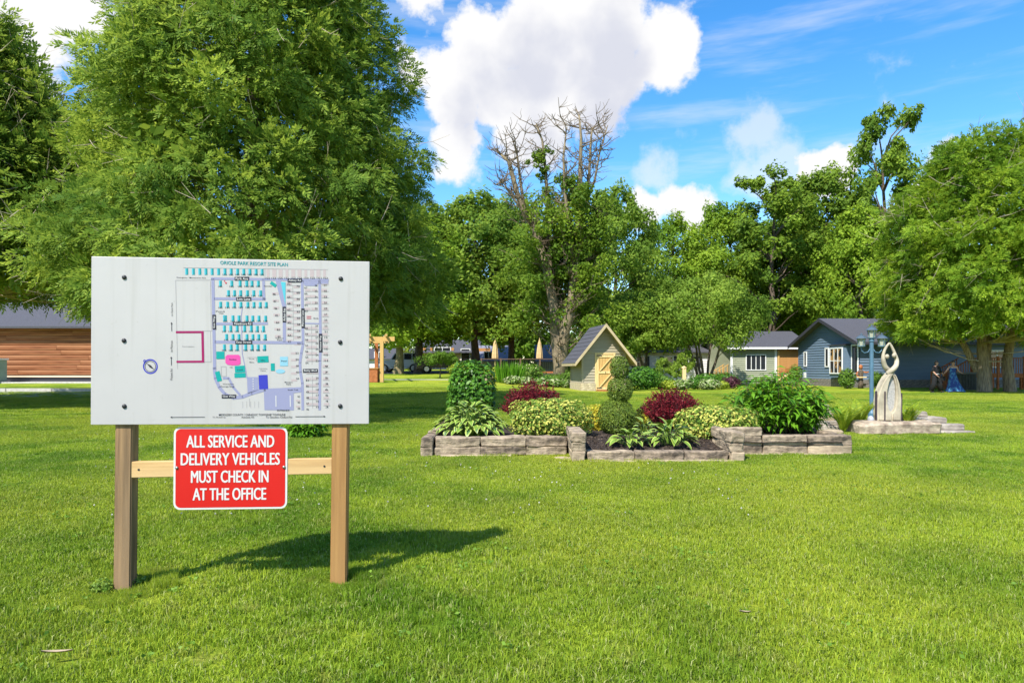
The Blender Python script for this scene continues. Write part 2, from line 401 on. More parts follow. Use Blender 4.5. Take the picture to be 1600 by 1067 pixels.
    L(gi.outputs[0], iop.inputs['Points']); L(ci.outputs[0], iop.inputs['Instance'])
    L(rv.outputs[0], iop.inputs['Rotation']); L(ri.outputs[2], iop.inputs['Instance Index']); L(na.outputs[0], iop.inputs['Scale'])
    L(iop.outputs[0], go.inputs[0])
    md = o.modifiers.new('scatter', 'NODES'); md.node_group = ng
grass()

# ------------------------------------------------------------------ the site plan sign
def wood(name, c1, c2, grain=(9, 9, 0.45), scale=3.0, c3=None):
    m, nt, p = new_mat(name); p.inputs['Roughness'].default_value = 0.75; p.inputs['Specular IOR Level'].default_value = 0.2
    a = tex_noise(nt, scale, 6, grain, rough=0.6); b = tex_noise(nt, scale * 0.5, 3, tuple(g * 0.35 for g in grain))
    c = mix_rgb(nt, rampv(nt, a, 0.36, 0.64), c1, c2)
    if c3: c = mix_rgb(nt, rampv(nt, b, 0.45, 0.7), c, c3)
    nt.links.new(c, p.inputs['Base Color']); bump(nt, p, a, 0.5, 0.004)
    return m
M['post_old'] = wood('weathered_post', (0.33, 0.205, 0.10), (0.08, 0.047, 0.024), c3=(0.25, 0.17, 0.095))
M['post_new'] = wood('brown_post', (0.40, 0.22, 0.075), (0.21, 0.10, 0.034), c3=(0.34, 0.19, 0.07))
M['rail_wood'] = wood('pale_rail', (0.58, 0.38, 0.17), (0.40, 0.23, 0.09), grain=(0.5, 9, 9), c3=(0.56, 0.39, 0.19))
M['board'] = plain('board_white', (0.415, 0.40, 0.395), (0.39, 0.375, 0.372), 0.45, 1.5, spec=0.3)
def board_mat():
    m, nt, p = new_mat('board_white'); p.inputs['Roughness'].default_value = 0.42; p.inputs['Specular IOR Level'].default_value = 0.3
    a = tex_noise(nt, 1.5, 5); st = tex_noise(nt, 2.0, 5, (9, 1, 0.35)); sp = tex_noise(nt, 34, 3)
    c = mix_rgb(nt, rampv(nt, a, 0.35, 0.65), (0.425, 0.41, 0.405), (0.39, 0.375, 0.37)); c = mix_rgb(nt, rampv(nt, st, 0.54, 0.80, 0, 0.30), c, (0.25, 0.235, 0.20)); c = mix_rgb(nt, rampv(nt, sp, 0.66, 0.78, 0, 0.25), c, (0.26, 0.24, 0.20))
    nt.links.new(c, p.inputs['Base Color']); return m
M['board'] = board_mat()
M['board_edge'] = plain('board_edge', (0.40, 0.39, 0.40), None, 0.6)
M['sign_red'] = plain('sign_red', (0.52, 0.010, 0.009), (0.48, 0.009, 0.008), 0.35, 2, spec=0.4)
M['sign_white'] = plain('sign_white', (0.56, 0.54, 0.53), None, 0.35)
INK = dict(teal=(0.0, 0.21, 0.24), cyan=(0.07, 0.38, 0.46), road=(0.23, 0.235, 0.36), black=(0.018, 0.018, 0.03), white=(0.50, 0.49, 0.49), magenta=(0.26, 0.006, 0.085),
           pink=(0.55, 0.06, 0.27), green=(0.0, 0.26, 0.24), blue=(0.03, 0.035, 0.34), pool=(0.20, 0.40, 0.50), lot=(0.38, 0.315, 0.32), line=(0.25, 0.235, 0.25), red=(0.5, 0.02, 0.05))
for k, c in INK.items(): M['ink_' + k] = plain('ink_' + k, c, None, 0.5, spec=0.3)

_tcache = {}
def text_geo(s, bold=0.0):
    key = (s, bold)
    if key not in _tcache:
        cu = bpy.data.curves.new('t', 'FONT'); cu.body = s; cu.fill_mode = 'FRONT'; cu.offset = bold; cu.resolution_u = 3
        cu.align_x = 'LEFT'
        ob = bpy.data.objects.new('t', cu); COL.objects.link(ob)
        dg = bpy.context.evaluated_depsgraph_get()
        me = bpy.data.meshes.new_from_object(ob.evaluated_get(dg))
        v = [tuple(q.co[:2]) for q in me.vertices]; f = [tuple(p.vertices) for p in me.polygons]
        bpy.data.objects.remove(ob); bpy.data.curves.remove(cu); bpy.data.meshes.remove(me)
        xs = [q[0] for q in v] or [0]; ys = [q[1] for q in v] or [0]
        _tcache[key] = (v, f, min(xs), max(xs), min(ys), max(ys))
    return _tcache[key]

class Ink:                                       # flat print on a panel facing -y
    def __init__(s, y): s.y = y; s.v = []; s.f = []; s.cut = []; s.hold = False
    def mark(s):
        if not s.hold: s.cut.append((len(s.v), len(s.f)))
    def poly(s, pts):
        s.mark(); b = len(s.v); s.v += [(x, s.y, z) for x, z in pts]
        ar = sum(pts[i][0] * pts[(i + 1) % len(pts)][1] - pts[(i + 1) % len(pts)][0] * pts[i][1] for i in range(len(pts)))
        ix = range(b, b + len(pts)); s.f.append(tuple(ix) if ar > 0 else tuple(reversed(ix)))
    def text(s, txt, cx, cz, w, h, ang=0.0, bold=0.0):
        s.mark(); v, f, x0, x1, y0, y1 = text_geo(txt, bold); b = len(s.v); ca, sa = math.cos(ang), math.sin(ang)
        kx, ky = w / max(1e-6, x1 - x0), h / max(1e-6, y1 - y0)
        for x, y in v:
            X, Y = (x - (x0 + x1) / 2) * kx, (y - (y0 + y1) / 2) * ky
            s.v.append((cx + X * ca - Y * sa, s.y, cz + X * sa + Y * ca))
        s.f += [tuple(b + i for i in q) for q in f]
    def build(s, name, mat, parent):
        o = None; ends = s.cut[1:] + [(len(s.v), len(s.f))]
        for (va, fa), (vb, fb) in zip(s.cut, ends):
            me = bpy.data.meshes.new(name); me.from_pydata(s.v[va:vb], [], [tuple(i - va for i in f) for f in s.f[fa:fb]]); me.update(); o = link(name, me, mat, parent)
        return o

def site_sign():
    base = Vector((-1.56, 3.785, 0)); ang = R(5.4)
    t = thing('site_plan_sign', 'white site plan board on two wooden posts with a red notice below', 'sign', base, ang)
    for x, mt, lab in ((-0.582, 'post_old', 'weathered grey brown post'), (0.582, 'post_new', 'fresh orange brown post')):
        bm = bmesh.new(); bmesh.ops.create_cube(bm, size=1.0)
        for v in bm.verts: v.co = Vector((v.co.x * 0.089, v.co.y * 0.089, (v.co.z + 0.5) * 1.9 - 0.10))
        bmesh.ops.bevel(bm, geom=[e for e in bm.edges], offset=0.006, segments=2, affect='EDGES')
        me = bpy.data.meshes.new('post'); bm.to_mesh(me); bm.free()
        po = link('post', me, M[mt], t, loc=(x, 0.056, 0), rot=(0, R(0.65), 0)); po['label'] = lab
        mb = MB(); s = 0.052
        mb.add([(-s, -s, 0), (s, -s, 0), (s, s, 0), (-s, s, 0), (-s, -s, 0.014), (s, -s, 0.014), (s, s, 0.014), (-s, s, 0.014), (0, 0, 0.032)],
               [(3, 2, 1, 0), (0, 1, 5, 4), (1, 2, 6, 5), (2, 3, 7, 6), (3, 0, 4, 7), (4, 5, 8), (5, 6, 8), (6, 7, 8), (7, 4, 8)])
        mb.build('post_cap', M['black_metal'], po, loc=(0, 0, 1.801))
    # cross rail
    mb = MB(); mb.box((0, 0, 0), (1.084, 0.038, 0.089)); rail = mb.build('cross_rail', M['rail_wood'], t, loc=(0.006, 0.036, 0.668), rot=(0, R(-0.3), 0))
    md = rail.modifiers.new('b', 'BEVEL'); md.width = 0.004; md.segments = 2
    for x in (-0.50, 0.50):
        mb = MB(); mb.tube([(0, -0.021, 0), (0, -0.017, 0)], 0.006, 8); mb.build('nail', M['black_metal'], rail, loc=(x, 0, 0.0))
    # board
    BW, BH, BZ = 1.49, 0.915, 1.3695
    mb = MB(); mb.box((0, 0, 0), (BW, 0.014, BH)); bd = mb.build('board', M['board'], t, loc=(0.012, 0.003, BZ), rot=(0, R(0.25), 0))
    md = bd.modifiers.new('b', 'BEVEL'); md.width = 0.0025; md.segments = 2
    def q(x, y):                                 # measured print position -> board x, z
        tt = (y - 50) / 880; l = 50 - 28 * tt; r = 1572 - 14 * tt; u = (x - l) / (r - l)
        tp = 35 + 35 * u; bt = 935 + 5 * u; v = (y - tp) / (bt - tp)
        return (u - 0.5) * BW, (0.5 - v) * BH
    Y0 = -0.0073
    lay = lambda k: Ink(Y0 - 0.0003 * k)
    sx, sz = BW / 1530, BH / 888
    def rect(ink, cx, cy, w, h, rot=0.0):
        c, s_ = math.cos(rot), math.sin(rot)
        ink.poly([q(cx + x * c - y * s_, cy + x * s_ + y * c) for x, y in ((-w / 2, h / 2), (w / 2, h / 2), (w / 2, -h / 2), (-w / 2, -h / 2))])
    def line(ink, pts, w):
        ink.mark(); ink.hold = True
        for (a, b), (c, d) in zip(pts[:-1], pts[1:]):
            l = math.hypot(c - a, d - b) or 1; nx, ny = -(d - b) / l * w / 2, (c - a) / l * w / 2; ex, ey = (c - a) / l * w * .15, (d - b) / l * w * .15
            ink.poly([q(a + nx - ex, b + ny - ey), q(c + nx + ex, d + ny + ey), q(c - nx + ex, d - ny + ey), q(a - nx - ex, b - ny - ey)])
        ink.hold = False
    def txt(ink, s, cx, cy, w, h, ang=0.0, bold=0.0):
        X, Z = q(cx, cy); ink.text(s, X, Z, w * sx, h * sz, ang, bold)
    rr = random.Random(9)
    lots = lay(1); fine = lay(1.5)
    for i in range(10): rect(lots, 1002 + 35 * i, 130, 22 if i % 3 else 15, 42)
    for y in range(186, 858, 34):
        for x0 in (1117, 1222, 1256, 1316):
            if x0 == 1117 and y > 500: continue
            if 350 < y < 410 and x0 in (1222, 1256): continue
            if 625 < y < 660 and x0 in (1222, 1256): continue
            rect(lots, x0 + rr.uniform(-3, 3), y, 30, 13)
            rect(fine, x0 + 4, y + 9, 40, 1.6)
    for y in range(190, 500, 34): rect(lots, 1158, y + 14, 32, 12); rect(fine, 1150, y + 6, 70, 1.6)
    for y in range(225, 480, 38): rect(lots, 1040 + (y - 225) * 0.05, y + 14, 34, 12)
    for y in range(545, 720, 36): rect(lots, 1138, y + 14, 32, 12)
    for y in (800, 832): rect(lots, 1158, y + 12, 24, 10)
    for pts in ([(497, 165), (497, 640)], [(497, 165), (688, 165)], [(685, 170), (685, 430)], [(495, 437), (690, 437)], [(643, 603), (680, 603)], [(680, 440), (680, 603)],
                [(1138, 200), (1138, 490)], [(1240, 410), (1240, 620)], [(1240, 680), (1240, 855)], [(985, 108), (985, 150)], [(540, 98), (1335, 112)],
                [(888, 800), (888, 842)], [(880, 580), (930, 580), (930, 600)], [(735, 628), (762, 628), (762, 680), (735, 680), (735, 628)], [(905, 500), (1000, 500)]):
        line(fine, pts, 2.0)
    for x in range(850, 960, 22): line(fine, [(x, 815), (x, 850)], 1.5)
    lots.build('printed_lot', M['ink_lot'], bd); fine.build('printed_line', M['ink_line'], bd)
    rd = lay(2)
    line(rd, [(690, 157), (1338, 168)], 14); line(rd, [(699, 160), (699, 640)], 17); line(rd, [(697, 635), (702, 690), (722, 738), (752, 775), (800, 796), (850, 790), (900, 772), (975, 752)], 18)
    line(rd, [(977, 160), (977, 270)], 15); line(rd, [(705, 264), (985, 268)], 14); line(rd, [(712, 399), (995, 399)], 13); line(rd, [(704, 496), (1186, 503)], 16)
    rd.poly([q(1043, 170), q(1073, 170), q(1100, 300), q(1100, 318), q(1080, 318)]); line(rd, [(1089, 310), (1087, 496)], 18)
    line(rd, [(1191, 166), (1191, 510), (1180, 560), (1172, 610), (1174, 660), (1184, 720), (1184, 862)], 15); line(rd, [(1289, 170), (1289, 505), (1285, 600), (1279, 862)], 15)
    rd.poly([q(1190, 168), q(1338, 172), q(1338, 188), q(1275, 188), q(1275, 200), q(1205, 198)])
    rd.poly([q(968, 748), q(1178, 740), q(1178, 768), q(1134, 772), q(1134, 864), q(970, 862)]); rd.poly([q(876, 685), q(938, 685), q(938, 756), q(878, 775)])
    line(rd, [(858, 305), (850, 360), (852, 560), (868, 640), (876, 690)], 5); line(rd, [(745, 690), (775, 690), (800, 740), (835, 780)], 13); line(rd, [(1205, 399), (1282, 401)], 7)
    rd.build('printed_road', M['ink_road'], bd)
    cab = lay(2.5); lt = lay(3)
    rows = [(121, [558, 594, 629, 662, 696, 731, 766, 800, 835, 869, 903, 937, 970], 34), (184, [740, 802, 848, 884, 913, 948], 32), (235, [783, 816, 850, 887, 922, 960], 32),
            (297, [739, 777, 814, 850, 888, 922, 957, 990], 32), (370, [764, 805, 838, 882, 914, 948, 985], 32), (425, [757, 792, 827, 868, 905, 938, 972], 34),
            (470, [768, 803, 836, 880, 913, 945, 981], 32), (526, [755, 792, 826, 872, 908, 941, 977], 33)]
    for y, xl, h in rows:
        for x in xl:
            rect(cab, x + 3, y + (x - 760) * 0.012, 9, h); rect(lt, x - 5, y + (x - 760) * 0.012, 7, h)
    rect(lt, 756, 370, 12, 34); lt.poly([q(1072, 176), q(1099, 178), q(1096, 300)]); cab.build('printed_cabin', M['ink_teal'], bd); lt.build('printed_cabin_yard', M['ink_cyan'], bd)
    g = lay(3.5)
    for a in ((732, 567, 45, 40, 0), (966, 590, 62, 34, -0.04), (838, 642, 56, 36, -0.05), (838, 675, 62, 24, -0.04), (719, 680, 26, 54, -0.25), (1020, 632, 22, 40, 0), (1031, 189, 36, 18, 0.6)): rect(g, *a)
    g.build('printed_hall', M['ink_green'], bd)
    g = lay(3.5); g.poly([q(*p) for p in ((770, 565), (832, 565), (841, 573), (842, 612), (833, 620), (795, 622), (768, 617), (759, 608), (759, 575))]); g.build('printed_pavilion', M['ink_pink'], bd)
    g = lay(3.5); rect(g, 966, 712, 50, 76, -0.03); g.build('printed_office', M['ink_blue'], bd)
    g = lay(3.5); rect(g, 1083, 602, 44, 50); g.poly([q(1062 + 27 * math.cos(k / 10 * 6.283), 655 + 12 * math.sin(k / 10 * 6.283)) for k in range(10)]); g.build('printed_pool', M['ink_pool'], bd)
    g = lay(3.5); g.poly([q(*p) for p in ((492, 437), (643, 437), (643, 448), (492, 448))]); g.poly([q(*p) for p in ((630, 448), (643, 448), (643, 595), (630, 595))]); g.poly([q(*p) for p in ((492, 595), (643, 595), (643, 606), (492, 606))])
    g.build('printed_boundary', M['ink_magenta'], bd)
    # street name plates and lettering
    bl = lay(4); wt = lay(5); V = math.pi / 2
    for s, x, y, w, h, a in (('Park Ave', 858, 158, 80, 20, 0), ('Abbey Rd', 1150, 170, 80, 20, 0), ('Lois Lane', 866, 267, 84, 20, 0), ('Gus Way', 702, 390, 80, 20, V), ('Needmore Rd', 858, 399, 108, 19, 0),
                             ('Easy Street', 862, 499, 94, 20, 0), ('Arthur Ave', 1089, 352, 84, 20, V), ('Memory Lane', 1193, 372, 106, 19, V), ('Houston Way', 1290, 505, 100, 20, V),
                             ('Betty Blvd', 1230, 653, 84, 20, 0), ('Gus Way', 775, 788, 80, 20, 0)):
        rect(bl, x, y, *( (w, h) if not a else (h, w) )); txt(wt, s, x, y, w * 0.86, h * 0.66, a, 0.012)
    for x in (1035, 1115): rect(wt, x, 815, 5, 60)
    for y in range(695, 755, 13): rect(wt, 910, y, 5, 6)
    bl.build('printed_name_plate', M['ink_black'], bd); wt.build('printed_street_name', M['ink_white'], bd)
    tt = lay(4); txt(tt, 'ORIOLE PARK RESORT SITE PLAN', 927, 78, 374, 19, -0.012, 0.010); tt.build('printed_title', M['ink_teal'], bd)
    k = lay(6)
    txt(k, 'MIDDLESEX COUNTY / CARADOC TOWNSHIP TOWNLINE', 902, 886, 368, 11, 0, 0.006); txt(k, 'To Strathroy', 718, 899, 72, 10); txt(k, 'Adelaide Rd', 876, 899, 70, 10); txt(k, 'To Glendon /Oxford Rd', 1050, 900, 146, 11)
    txt(k, 'to Hyde Park', 475, 320, 76, 11, V); txt(k, 'to Melrose', 467, 518, 64, 11, V); txt(k, 'Pickett Rd', 463, 668, 62, 11, V)
    txt(k, 'Emergency / Maintenance Exit', 582, 152, 158, 8, 0, 0.006); txt(k, 'ENTRANCE', 1075, 864, 68, 9, 0, 0.01); txt(k, 'Future expansion', 558, 520, 64, 6)
    for a, b in (((640, 897), (462, 897)), ((1142, 898), (1302, 898)), ((470, 437), (470, 398)), ((464, 620), (464, 582))):
        line(k, [a, b], 2.5); dx, dy = b[0] - a[0], b[1] - a[1]; l = math.hypot(dx, dy); dx, dy = dx / l, dy / l
        k.poly([q(b[0] + dx * 10, b[1] + dy * 10), q(b[0] - dy * 5, b[1] + dx * 5), q(b[0] + dy * 5, b[1] - dx * 5)])
    n = 163
    for y, xl, h in rows:
        for x in xl[6 if y == 121 else 0:]:
            txt(k, str(n - 12), x - 2, y + 15, 22, 9); n -= 1
    for i, y in enumerate(range(190, 500, 34)): txt(k, str(71 - i), 1115, y, 16, 10); txt(k, str(70 - 2 * i), 1168, y + 10, 18, 10)
    for i, y in enumerate(range(196, 862, 31)):
        txt(k, str(37 - i * 2 if i < 18 else 24 - i), 1320, y, 16, 10)
        if not (340 < y < 405 or 625 < y < 662): txt(k, str(67 - i), 1211, y + 12, 16, 10); txt(k, str(36 - i), 1268, y, 15, 10)
    for i, y in enumerate(range(242, 480, 38)): txt(k, str(88 - i), 1034 + i * 4, y, 15, 10)
    for i, y in enumerate(range(558, 720, 34)): txt(k, str(52 - 2 * i), 1157, y, 17, 10)
    for i in range(10): txt(k, str(153 + i), 998 + 36 * i, 157, 26, 9)
    for i, y in enumerate((790, 822, 854)): txt(k, str(42 - 2 * i), 1162, y, 15, 10)
    for s, x, y, w, h in (('Playground', 1060, 478, 44, 7), ('Field', 1060, 487, 26, 7), ('Workshop', 772, 722, 62, 8), ('Storage Shed', 768, 735, 72, 9), ('Managers', 1107, 714, 44, 8), ('Park', 1107, 724, 26, 8),
                          ('Recycling', 904, 588, 28, 6), ('Bins', 904, 605, 24, 6), ('Garden', 1001, 198, 44, 7), ('Community', 966, 640, 46, 6), ('Centre', 966, 650, 30, 6), ('Pond', 735, 332, 46, 7), ('View', 740, 342, 26, 7),
                          ('Pool', 1083, 600, 30, 8), ('Rink', 1266, 372, 28, 7), ('South Trail', 1130, 754, 56, 7), ('Office', 966, 596, 26, 6), ('Hall', 838, 646, 30, 6), ('Pavilion', 800, 590, 40, 8), ('Stage', 790, 632, 16, 8)):
        txt(k, s, x, y, w, h, 0, 0.004)
    k.build('printed_lettering', M['ink_black'], bd)
    g = lay(6); rect(g, 770, 180, 8, 8); rect(g, 762, 170, 5, 6); rect(g, 1226, 362, 26, 3); rect(g, 1226, 372, 26, 3); g.build('printed_red_mark', M['ink_red'], bd)
    # compass
    def ring(ink, cx, cy, r0, r1, n=26):
        ink.mark(); ink.hold = True
        for j in range(n):
            a, b = 2 * math.pi * j / n, 2 * math.pi * (j + 1) / n
            ink.poly([q(cx + r * math.cos(w), cy + r * math.sin(w)) for r, w in ((r0, a), (r1, a), (r1, b), (r0, b))])
        ink.hold = False
    g = lay(2); ring(g, 350, 625, 33, 40); ring(g, 320, 596, 3, 8, 10); g.build('printed_compass', M['ink_blue'], bd)
    g = lay(2.5); g.poly([q(*p) for p in ((330, 608), (353, 619), (347, 630))]); g.poly([q(*p) for p in ((371, 642), (353, 619), (347, 630))]); ring(g, 350, 625, 27, 29.5); g.build('compass_needle', M['ink_black'], bd)
    # bolts
    for x, y in ((222, 148), (212, 486), (205, 837), (1408, 161), (1400, 501), (1396, 843)):
        X, Z = q(x, y); mb = MB()
        prof = [(0.0125, 0.0), (0.0125, 0.002), (0.0105, 0.006), (0.006, 0.0085), (0.001, 0.0092)]
        mb.lathe(prof, 14); mb.build('bolt', M['black_metal'], bd, smooth=True, loc=(X, -0.0071, Z), rot=(R(90), 0, 0))
    # red notice
    W, H_ = 0.612, 0.457
    def rounded(w, h, r):
        pts = []
        for cx, cz, a0 in ((w / 2 - r, h / 2 - r, 0), (-w / 2 + r, h / 2 - r, 90), (-w / 2 + r, -h / 2 + r, 180), (w / 2 - r, -h / 2 + r, 270)):
            for j in range(6): a = R(a0 + 18 * j); pts.append((cx + r * math.cos(a), cz + r * math.sin(a)))
        return pts
    mb = MB(); mb.prism(rounded(W, H_, 0.036), -0.0025, 0.0)
    pl = mb.build('notice_plate', M['sign_white'], t, fix=True, loc=(-0.003, 0.0162, 0.668), rot=(0, R(0.4), 0)); pl['label'] = 'red notice plate with white lettering'
    g = Ink(-0.0036); g.poly(rounded(W - 0.022, H_ - 0.022, 0.028)); g.build('red_field', M['sign_red'], pl)
    g = Ink(-0.0048)
    for s, cx, cz, w in (('ALL SERVICE AND', -0.002, 0.148, 0.470), ('DELIVERY VEHICLES', -0.001, 0.0505, 0.530), ('MUST CHECK IN', -0.004, -0.047, 0.414), ('AT THE OFFICE', -0.005, -0.144, 0.392)):
        g.mark(); g.hold = True
        for k, (ox, oz) in enumerate(((-0.0021, 0.0008), (0.0, -0.0008), (0.0021, 0.0008), (0.0, 0.0))): g.y = -0.0045 - 0.00025 * k; g.text(s, cx + ox, cz + oz, w, 0.067)
        g.hold = False
    g.build('white_lettering', M['sign_white'], pl)
    M['bolt_steel'] = plain('bolt_steel', (0.35, 0.33, 0.30), None, 0.35, metal=0.9)
    for x in (-0.288, 0.288):
        mb = MB(); mb.lathe([(0.009, 0), (0.009, 0.003), (0.006, 0.006), (0.001, 0.007)], 10)
        mb.build('bolt', M['bolt_steel'], pl, smooth=True, loc=(x, -0.003, 0.003), rot=(R(90), 0, 0))
site_sign()
# ------------------------------------------------------------------ raised flower bed
M['stone'] = plain('wall_stone', (0.40, 0.315, 0.215), (0.15, 0.115, 0.08), 0.9, 7.0, (1, 1, 1.8), 1.0, 0.035)
M['stone_dark'] = plain('wall_stone_dark', (0.32, 0.245, 0.17), (0.07, 0.054, 0.04), 0.9, 7.0, (1, 1, 1.8), 1.0, 0.035)
M['stone_pale'] = plain('wall_stone_pale', (0.46, 0.365, 0.24), (0.26, 0.20, 0.135), 0.9, 5.0, (1, 1, 1.6), 0.6, 0.02)
M['flag'] = plain('flagstone', (0.40, 0.35, 0.29), (0.20, 0.17, 0.14), 0.9, 5.0, (1, 1, 2), 0.7, 0.02)
M['slab'] = plain('slab_rock', (0.44, 0.36, 0.26), (0.20, 0.15, 0.11), 0.92, 7.0, None, 0.9, 0.03)
M['soil'] = plain('mulch', (0.055, 0.038, 0.028), (0.018, 0.012, 0.010), 0.95, 26, None, 1.0, 0.05)

def rough_box(l, w, h, seed, bev=0.014, amp=0.008, cuts=3, fr=7.0):
    bm = bmesh.new(); bmesh.ops.create_cube(bm, size=1.0)
    for v in bm.verts: v.co = Vector((v.co.x * l, v.co.y * w, v.co.z * h))
    bmesh.ops.bevel(bm, geom=list(bm.edges), offset=bev, segments=1, affect='EDGES')
    bmesh.ops.subdivide_edges(bm, edges=[e for e in bm.edges if e.calc_length() > 0.05], cuts=cuts, use_grid_fill=True)
    off = Vector((seed * 3.7, seed * 1.3, seed * 2.1))
    for v in bm.verts:
        n = noise.noise_vector(v.co * fr + off); v.co += n * amp + noise.noise_vector(v.co * fr * 2.7 + off) * amp * 0.4
    bmesh.ops.triangulate(bm, faces=[f for f in bm.faces if len(f.verts) > 4])
    me = bpy.data.meshes.new('stone'); bm.to_mesh(me); bm.free(); return me

def stone(parent, p0, p1, z0, z1, thick, seed, mat='stone', name='stone', amp=0.021, bev=0.014, gap=0.004):
    """a block whose front bottom edge runs p0 -> p1; it reaches back to the left of that line"""
    a, b = Vector((*p0, 0)), Vector((*p1, 0)); d = (b - a); l = d.length; d.normalize(); nrm = Vector((-d.y, d.x, 0))
    me = rough_box(l - gap, thick, z1 - z0 + 0.004, seed, bev, amp); me.materials.append(M[mat])
    o = link(name, me, None, parent); c = (a + b) / 2 + nrm * thick / 2
    pb = parent.location
    o.location = (c.x - pb.x, c.y - pb.y, (z0 + z1) / 2 - pb.z); o.rotation_euler = (0, 0, math.atan2(d.y, d.x) + R(((seed * 37) % 7 - 3) * 0.25))
    return o

def bed():
    t = thing('retaining_wall', 'low grey stone block wall around the raised flower bed', 'wall', (1.8, 9.6, 0))
    sd_ = iter(range(1, 200)); S = lambda *a, **k: stone(t, *a, next(sd_), **k)
    ms = ['stone', 'stone_dark', 'stone']
    for c, (z0, z1) in enumerate(((0.0, 0.125), (0.125, 0.265))):
        # left side, going back from the corner
        for j in range(4):
            y0 = 9.47 + 0.78 * j
            S((-1.27 + 0.17, y0), (-1.27 + 0.17, y0 + 0.77), z0, z1, 0.17, mat=ms[(j + c) % 3])
        # front left run
        xs = [-1.075, -0.44, 0.195, 0.775]
        for j in range(3): S((xs[j], 9.52 + 0.03 * j), (xs[j + 1], 9.55 + 0.03 * j), z0, z1, 0.20, mat=ms[(j + 2 * c) % 3])
        # front right run
        xs = [3.02, 3.58, 4.22, 4.86]
        for j in range(3): S((xs[j], 9.72), (xs[j + 1], 9.74), z0, z1, 0.20, mat=ms[(j + c + 1) % 3] if not (c == 0 and j == 2) else 'stone_pale')
        for j in range(3):
            y0 = 9.96 + 0.78 * j
            S((4.86, y0), (4.86, y0 + 0.77), z0, z1, 0.2, mat=ms[(j + c) % 3])
    S((3.02, 9.725), (3.58, 9.735), 0.265, 0.375, 0.2, mat='stone')
    # two piers that step forward
    for x, ya, yb in ((0.79, 8.92, 9.93), (2.86, 8.93, 9.78)):
        for c, (z0, z1) in enumerate(((0.0, 0.125), (0.125, 0.25), (0.25, 0.385))):
            in_ = 0.02 * (c == 1)
            S((x + 0.185, ya + in_), (x + 0.185, yb), z0, z1, 0.185, mat=('stone_pale', 'stone', 'stone')[c])
    # single low course between the piers
    xs = [0.985, 1.62, 2.27, 2.85]
    for j in range(3): S((xs[j], 8.97), (xs[j + 1], 8.975), 0.0, 0.13, 0.2, mat=('stone', 'stone_dark', 'stone_dark')[j])
    # half-buried footing slabs
    for a, b, th in (((0.55, 9.28), (0.78, 8.99), 0.2), ((1.0, 8.86), (2.9, 8.86), 0.1), ((3.06, 9.62), (4.7, 9.64), 0.09), ((-1.0, 9.44), (0.0, 9.46), 0.08)):
        S(a, b, -0.03, 0.022, th, mat='stone_pale', name='footing_slab', amp=0.012)
    # soil
    mb = MB(); nx, ny = 60, 34; X0, X1, Y0, Y1 = -1.12, 4.70, 9.05, 12.7
    v = []; f = []
    for j in range(ny + 1):
        for i in range(nx + 1):
            x, y = X0 + (X1 - X0) * i / nx, Y0 + (Y1 - Y0) * j / ny
            z = 0.205 - 0.115 * (1 - sstep((y - 9.05) / 0.95)) - 0.26 * sstep((y - 12.2) / 0.5) + 0.016 * noise.noise(Vector((x * 5, y * 5, 0))) + 0.010 * noise.noise(Vector((x * 15, y * 15, 3)))
            v.append((x, y, z))
    for j in range(ny):
        for i in range(nx):
            xm, ym = X0 + (X1 - X0) * (i + .5) / nx, Y0 + (Y1 - Y0) * (j + .5) / ny
            if ym < 9.74 and not (0.93 < xm < 2.9): continue
            a = j * (nx + 1) + i; f.append((a, a + 1, a + nx + 2, a + nx + 1))
    mb.add(v, f); tag(mb.build('soil', M['soil'], smooth=True), 'dark mulched soil of the raised flower bed', kind='structure')
    # mulch chips on it
    rng = np.random.default_rng(2); n = 2600
    c = np.stack([rng.uniform(0.95, 2.95, n), rng.uniform(9.2, 10.4, n), np.zeros(n)], 1)
    c[:, 2] = [0.205 - 0.115 * (1 - sstep((y - 9.05) / 0.95)) + 0.012 for y in c[:, 1]]
    tt = rnd_dir(rng, n); tt[:, 2] *= 0.35; tt = unit(tt)
    vv, qq = leaf_quads(c, tt, perp(tt, rng), rng.uniform(0.008, 0.028, n), rng.uniform(0.004, 0.009, n))
    mm = leaf_mat('mulch_chips', (0.03, 0.02, 0.014), (0.12, 0.085, 0.06), None, 0.0)
    tag(link('mulch', np_mesh('mulch', vv, qq), mm), 'dark wood mulch chips between the hostas', 'mulch', kind='stuff')
bed()

# ------------------------------------------------------------------ plants of the bed
M['evergreen'] = leaf_mat('evergreen_leaf', (0.025, 0.085, 0.010), (0.10, 0.24, 0.02), None, 0.2, rough=0.4, spec=0.2)
M['yew'] = leaf_mat('yew_leaf', (0.06, 0.11, 0.012), (0.16, 0.22, 0.025), None, 0.2)
M['barberry'] = leaf_mat('barberry_leaf', (0.06, 0.008, 0.012), (0.27, 0.02, 0.028), None, 0.3)
M['variegated_g'] = leaf_mat('variegated_green', (0.08, 0.17, 0.02), (0.22, 0.31, 0.04), None, 0.25)
M['variegated_y'] = leaf_mat('variegated_cream', (0.40, 0.43, 0.07), (0.56, 0.52, 0.12), None, 0.25)
M['gold'] = leaf_mat('gold_leaf', (0.50, 0.44, 0.03), (0.62, 0.52, 0.05), None, 0.3)
M['lance'] = leaf_mat('lance_leaf', (0.055, 0.17, 0.010), (0.16, 0.35, 0.02), None, 0.35, rough=0.4, spec=0.3)
M['hosta_g'] = plain('hosta_green', (0.17, 0.27, 0.03), (0.10, 0.19, 0.022), 0.42, 12, (1, 14, 1), 0.3, 0.004)
M['hosta_c'] = plain('hosta_margin', (0.38, 0.43, 0.10), (0.30, 0.37, 0.07), 0.45, 6)
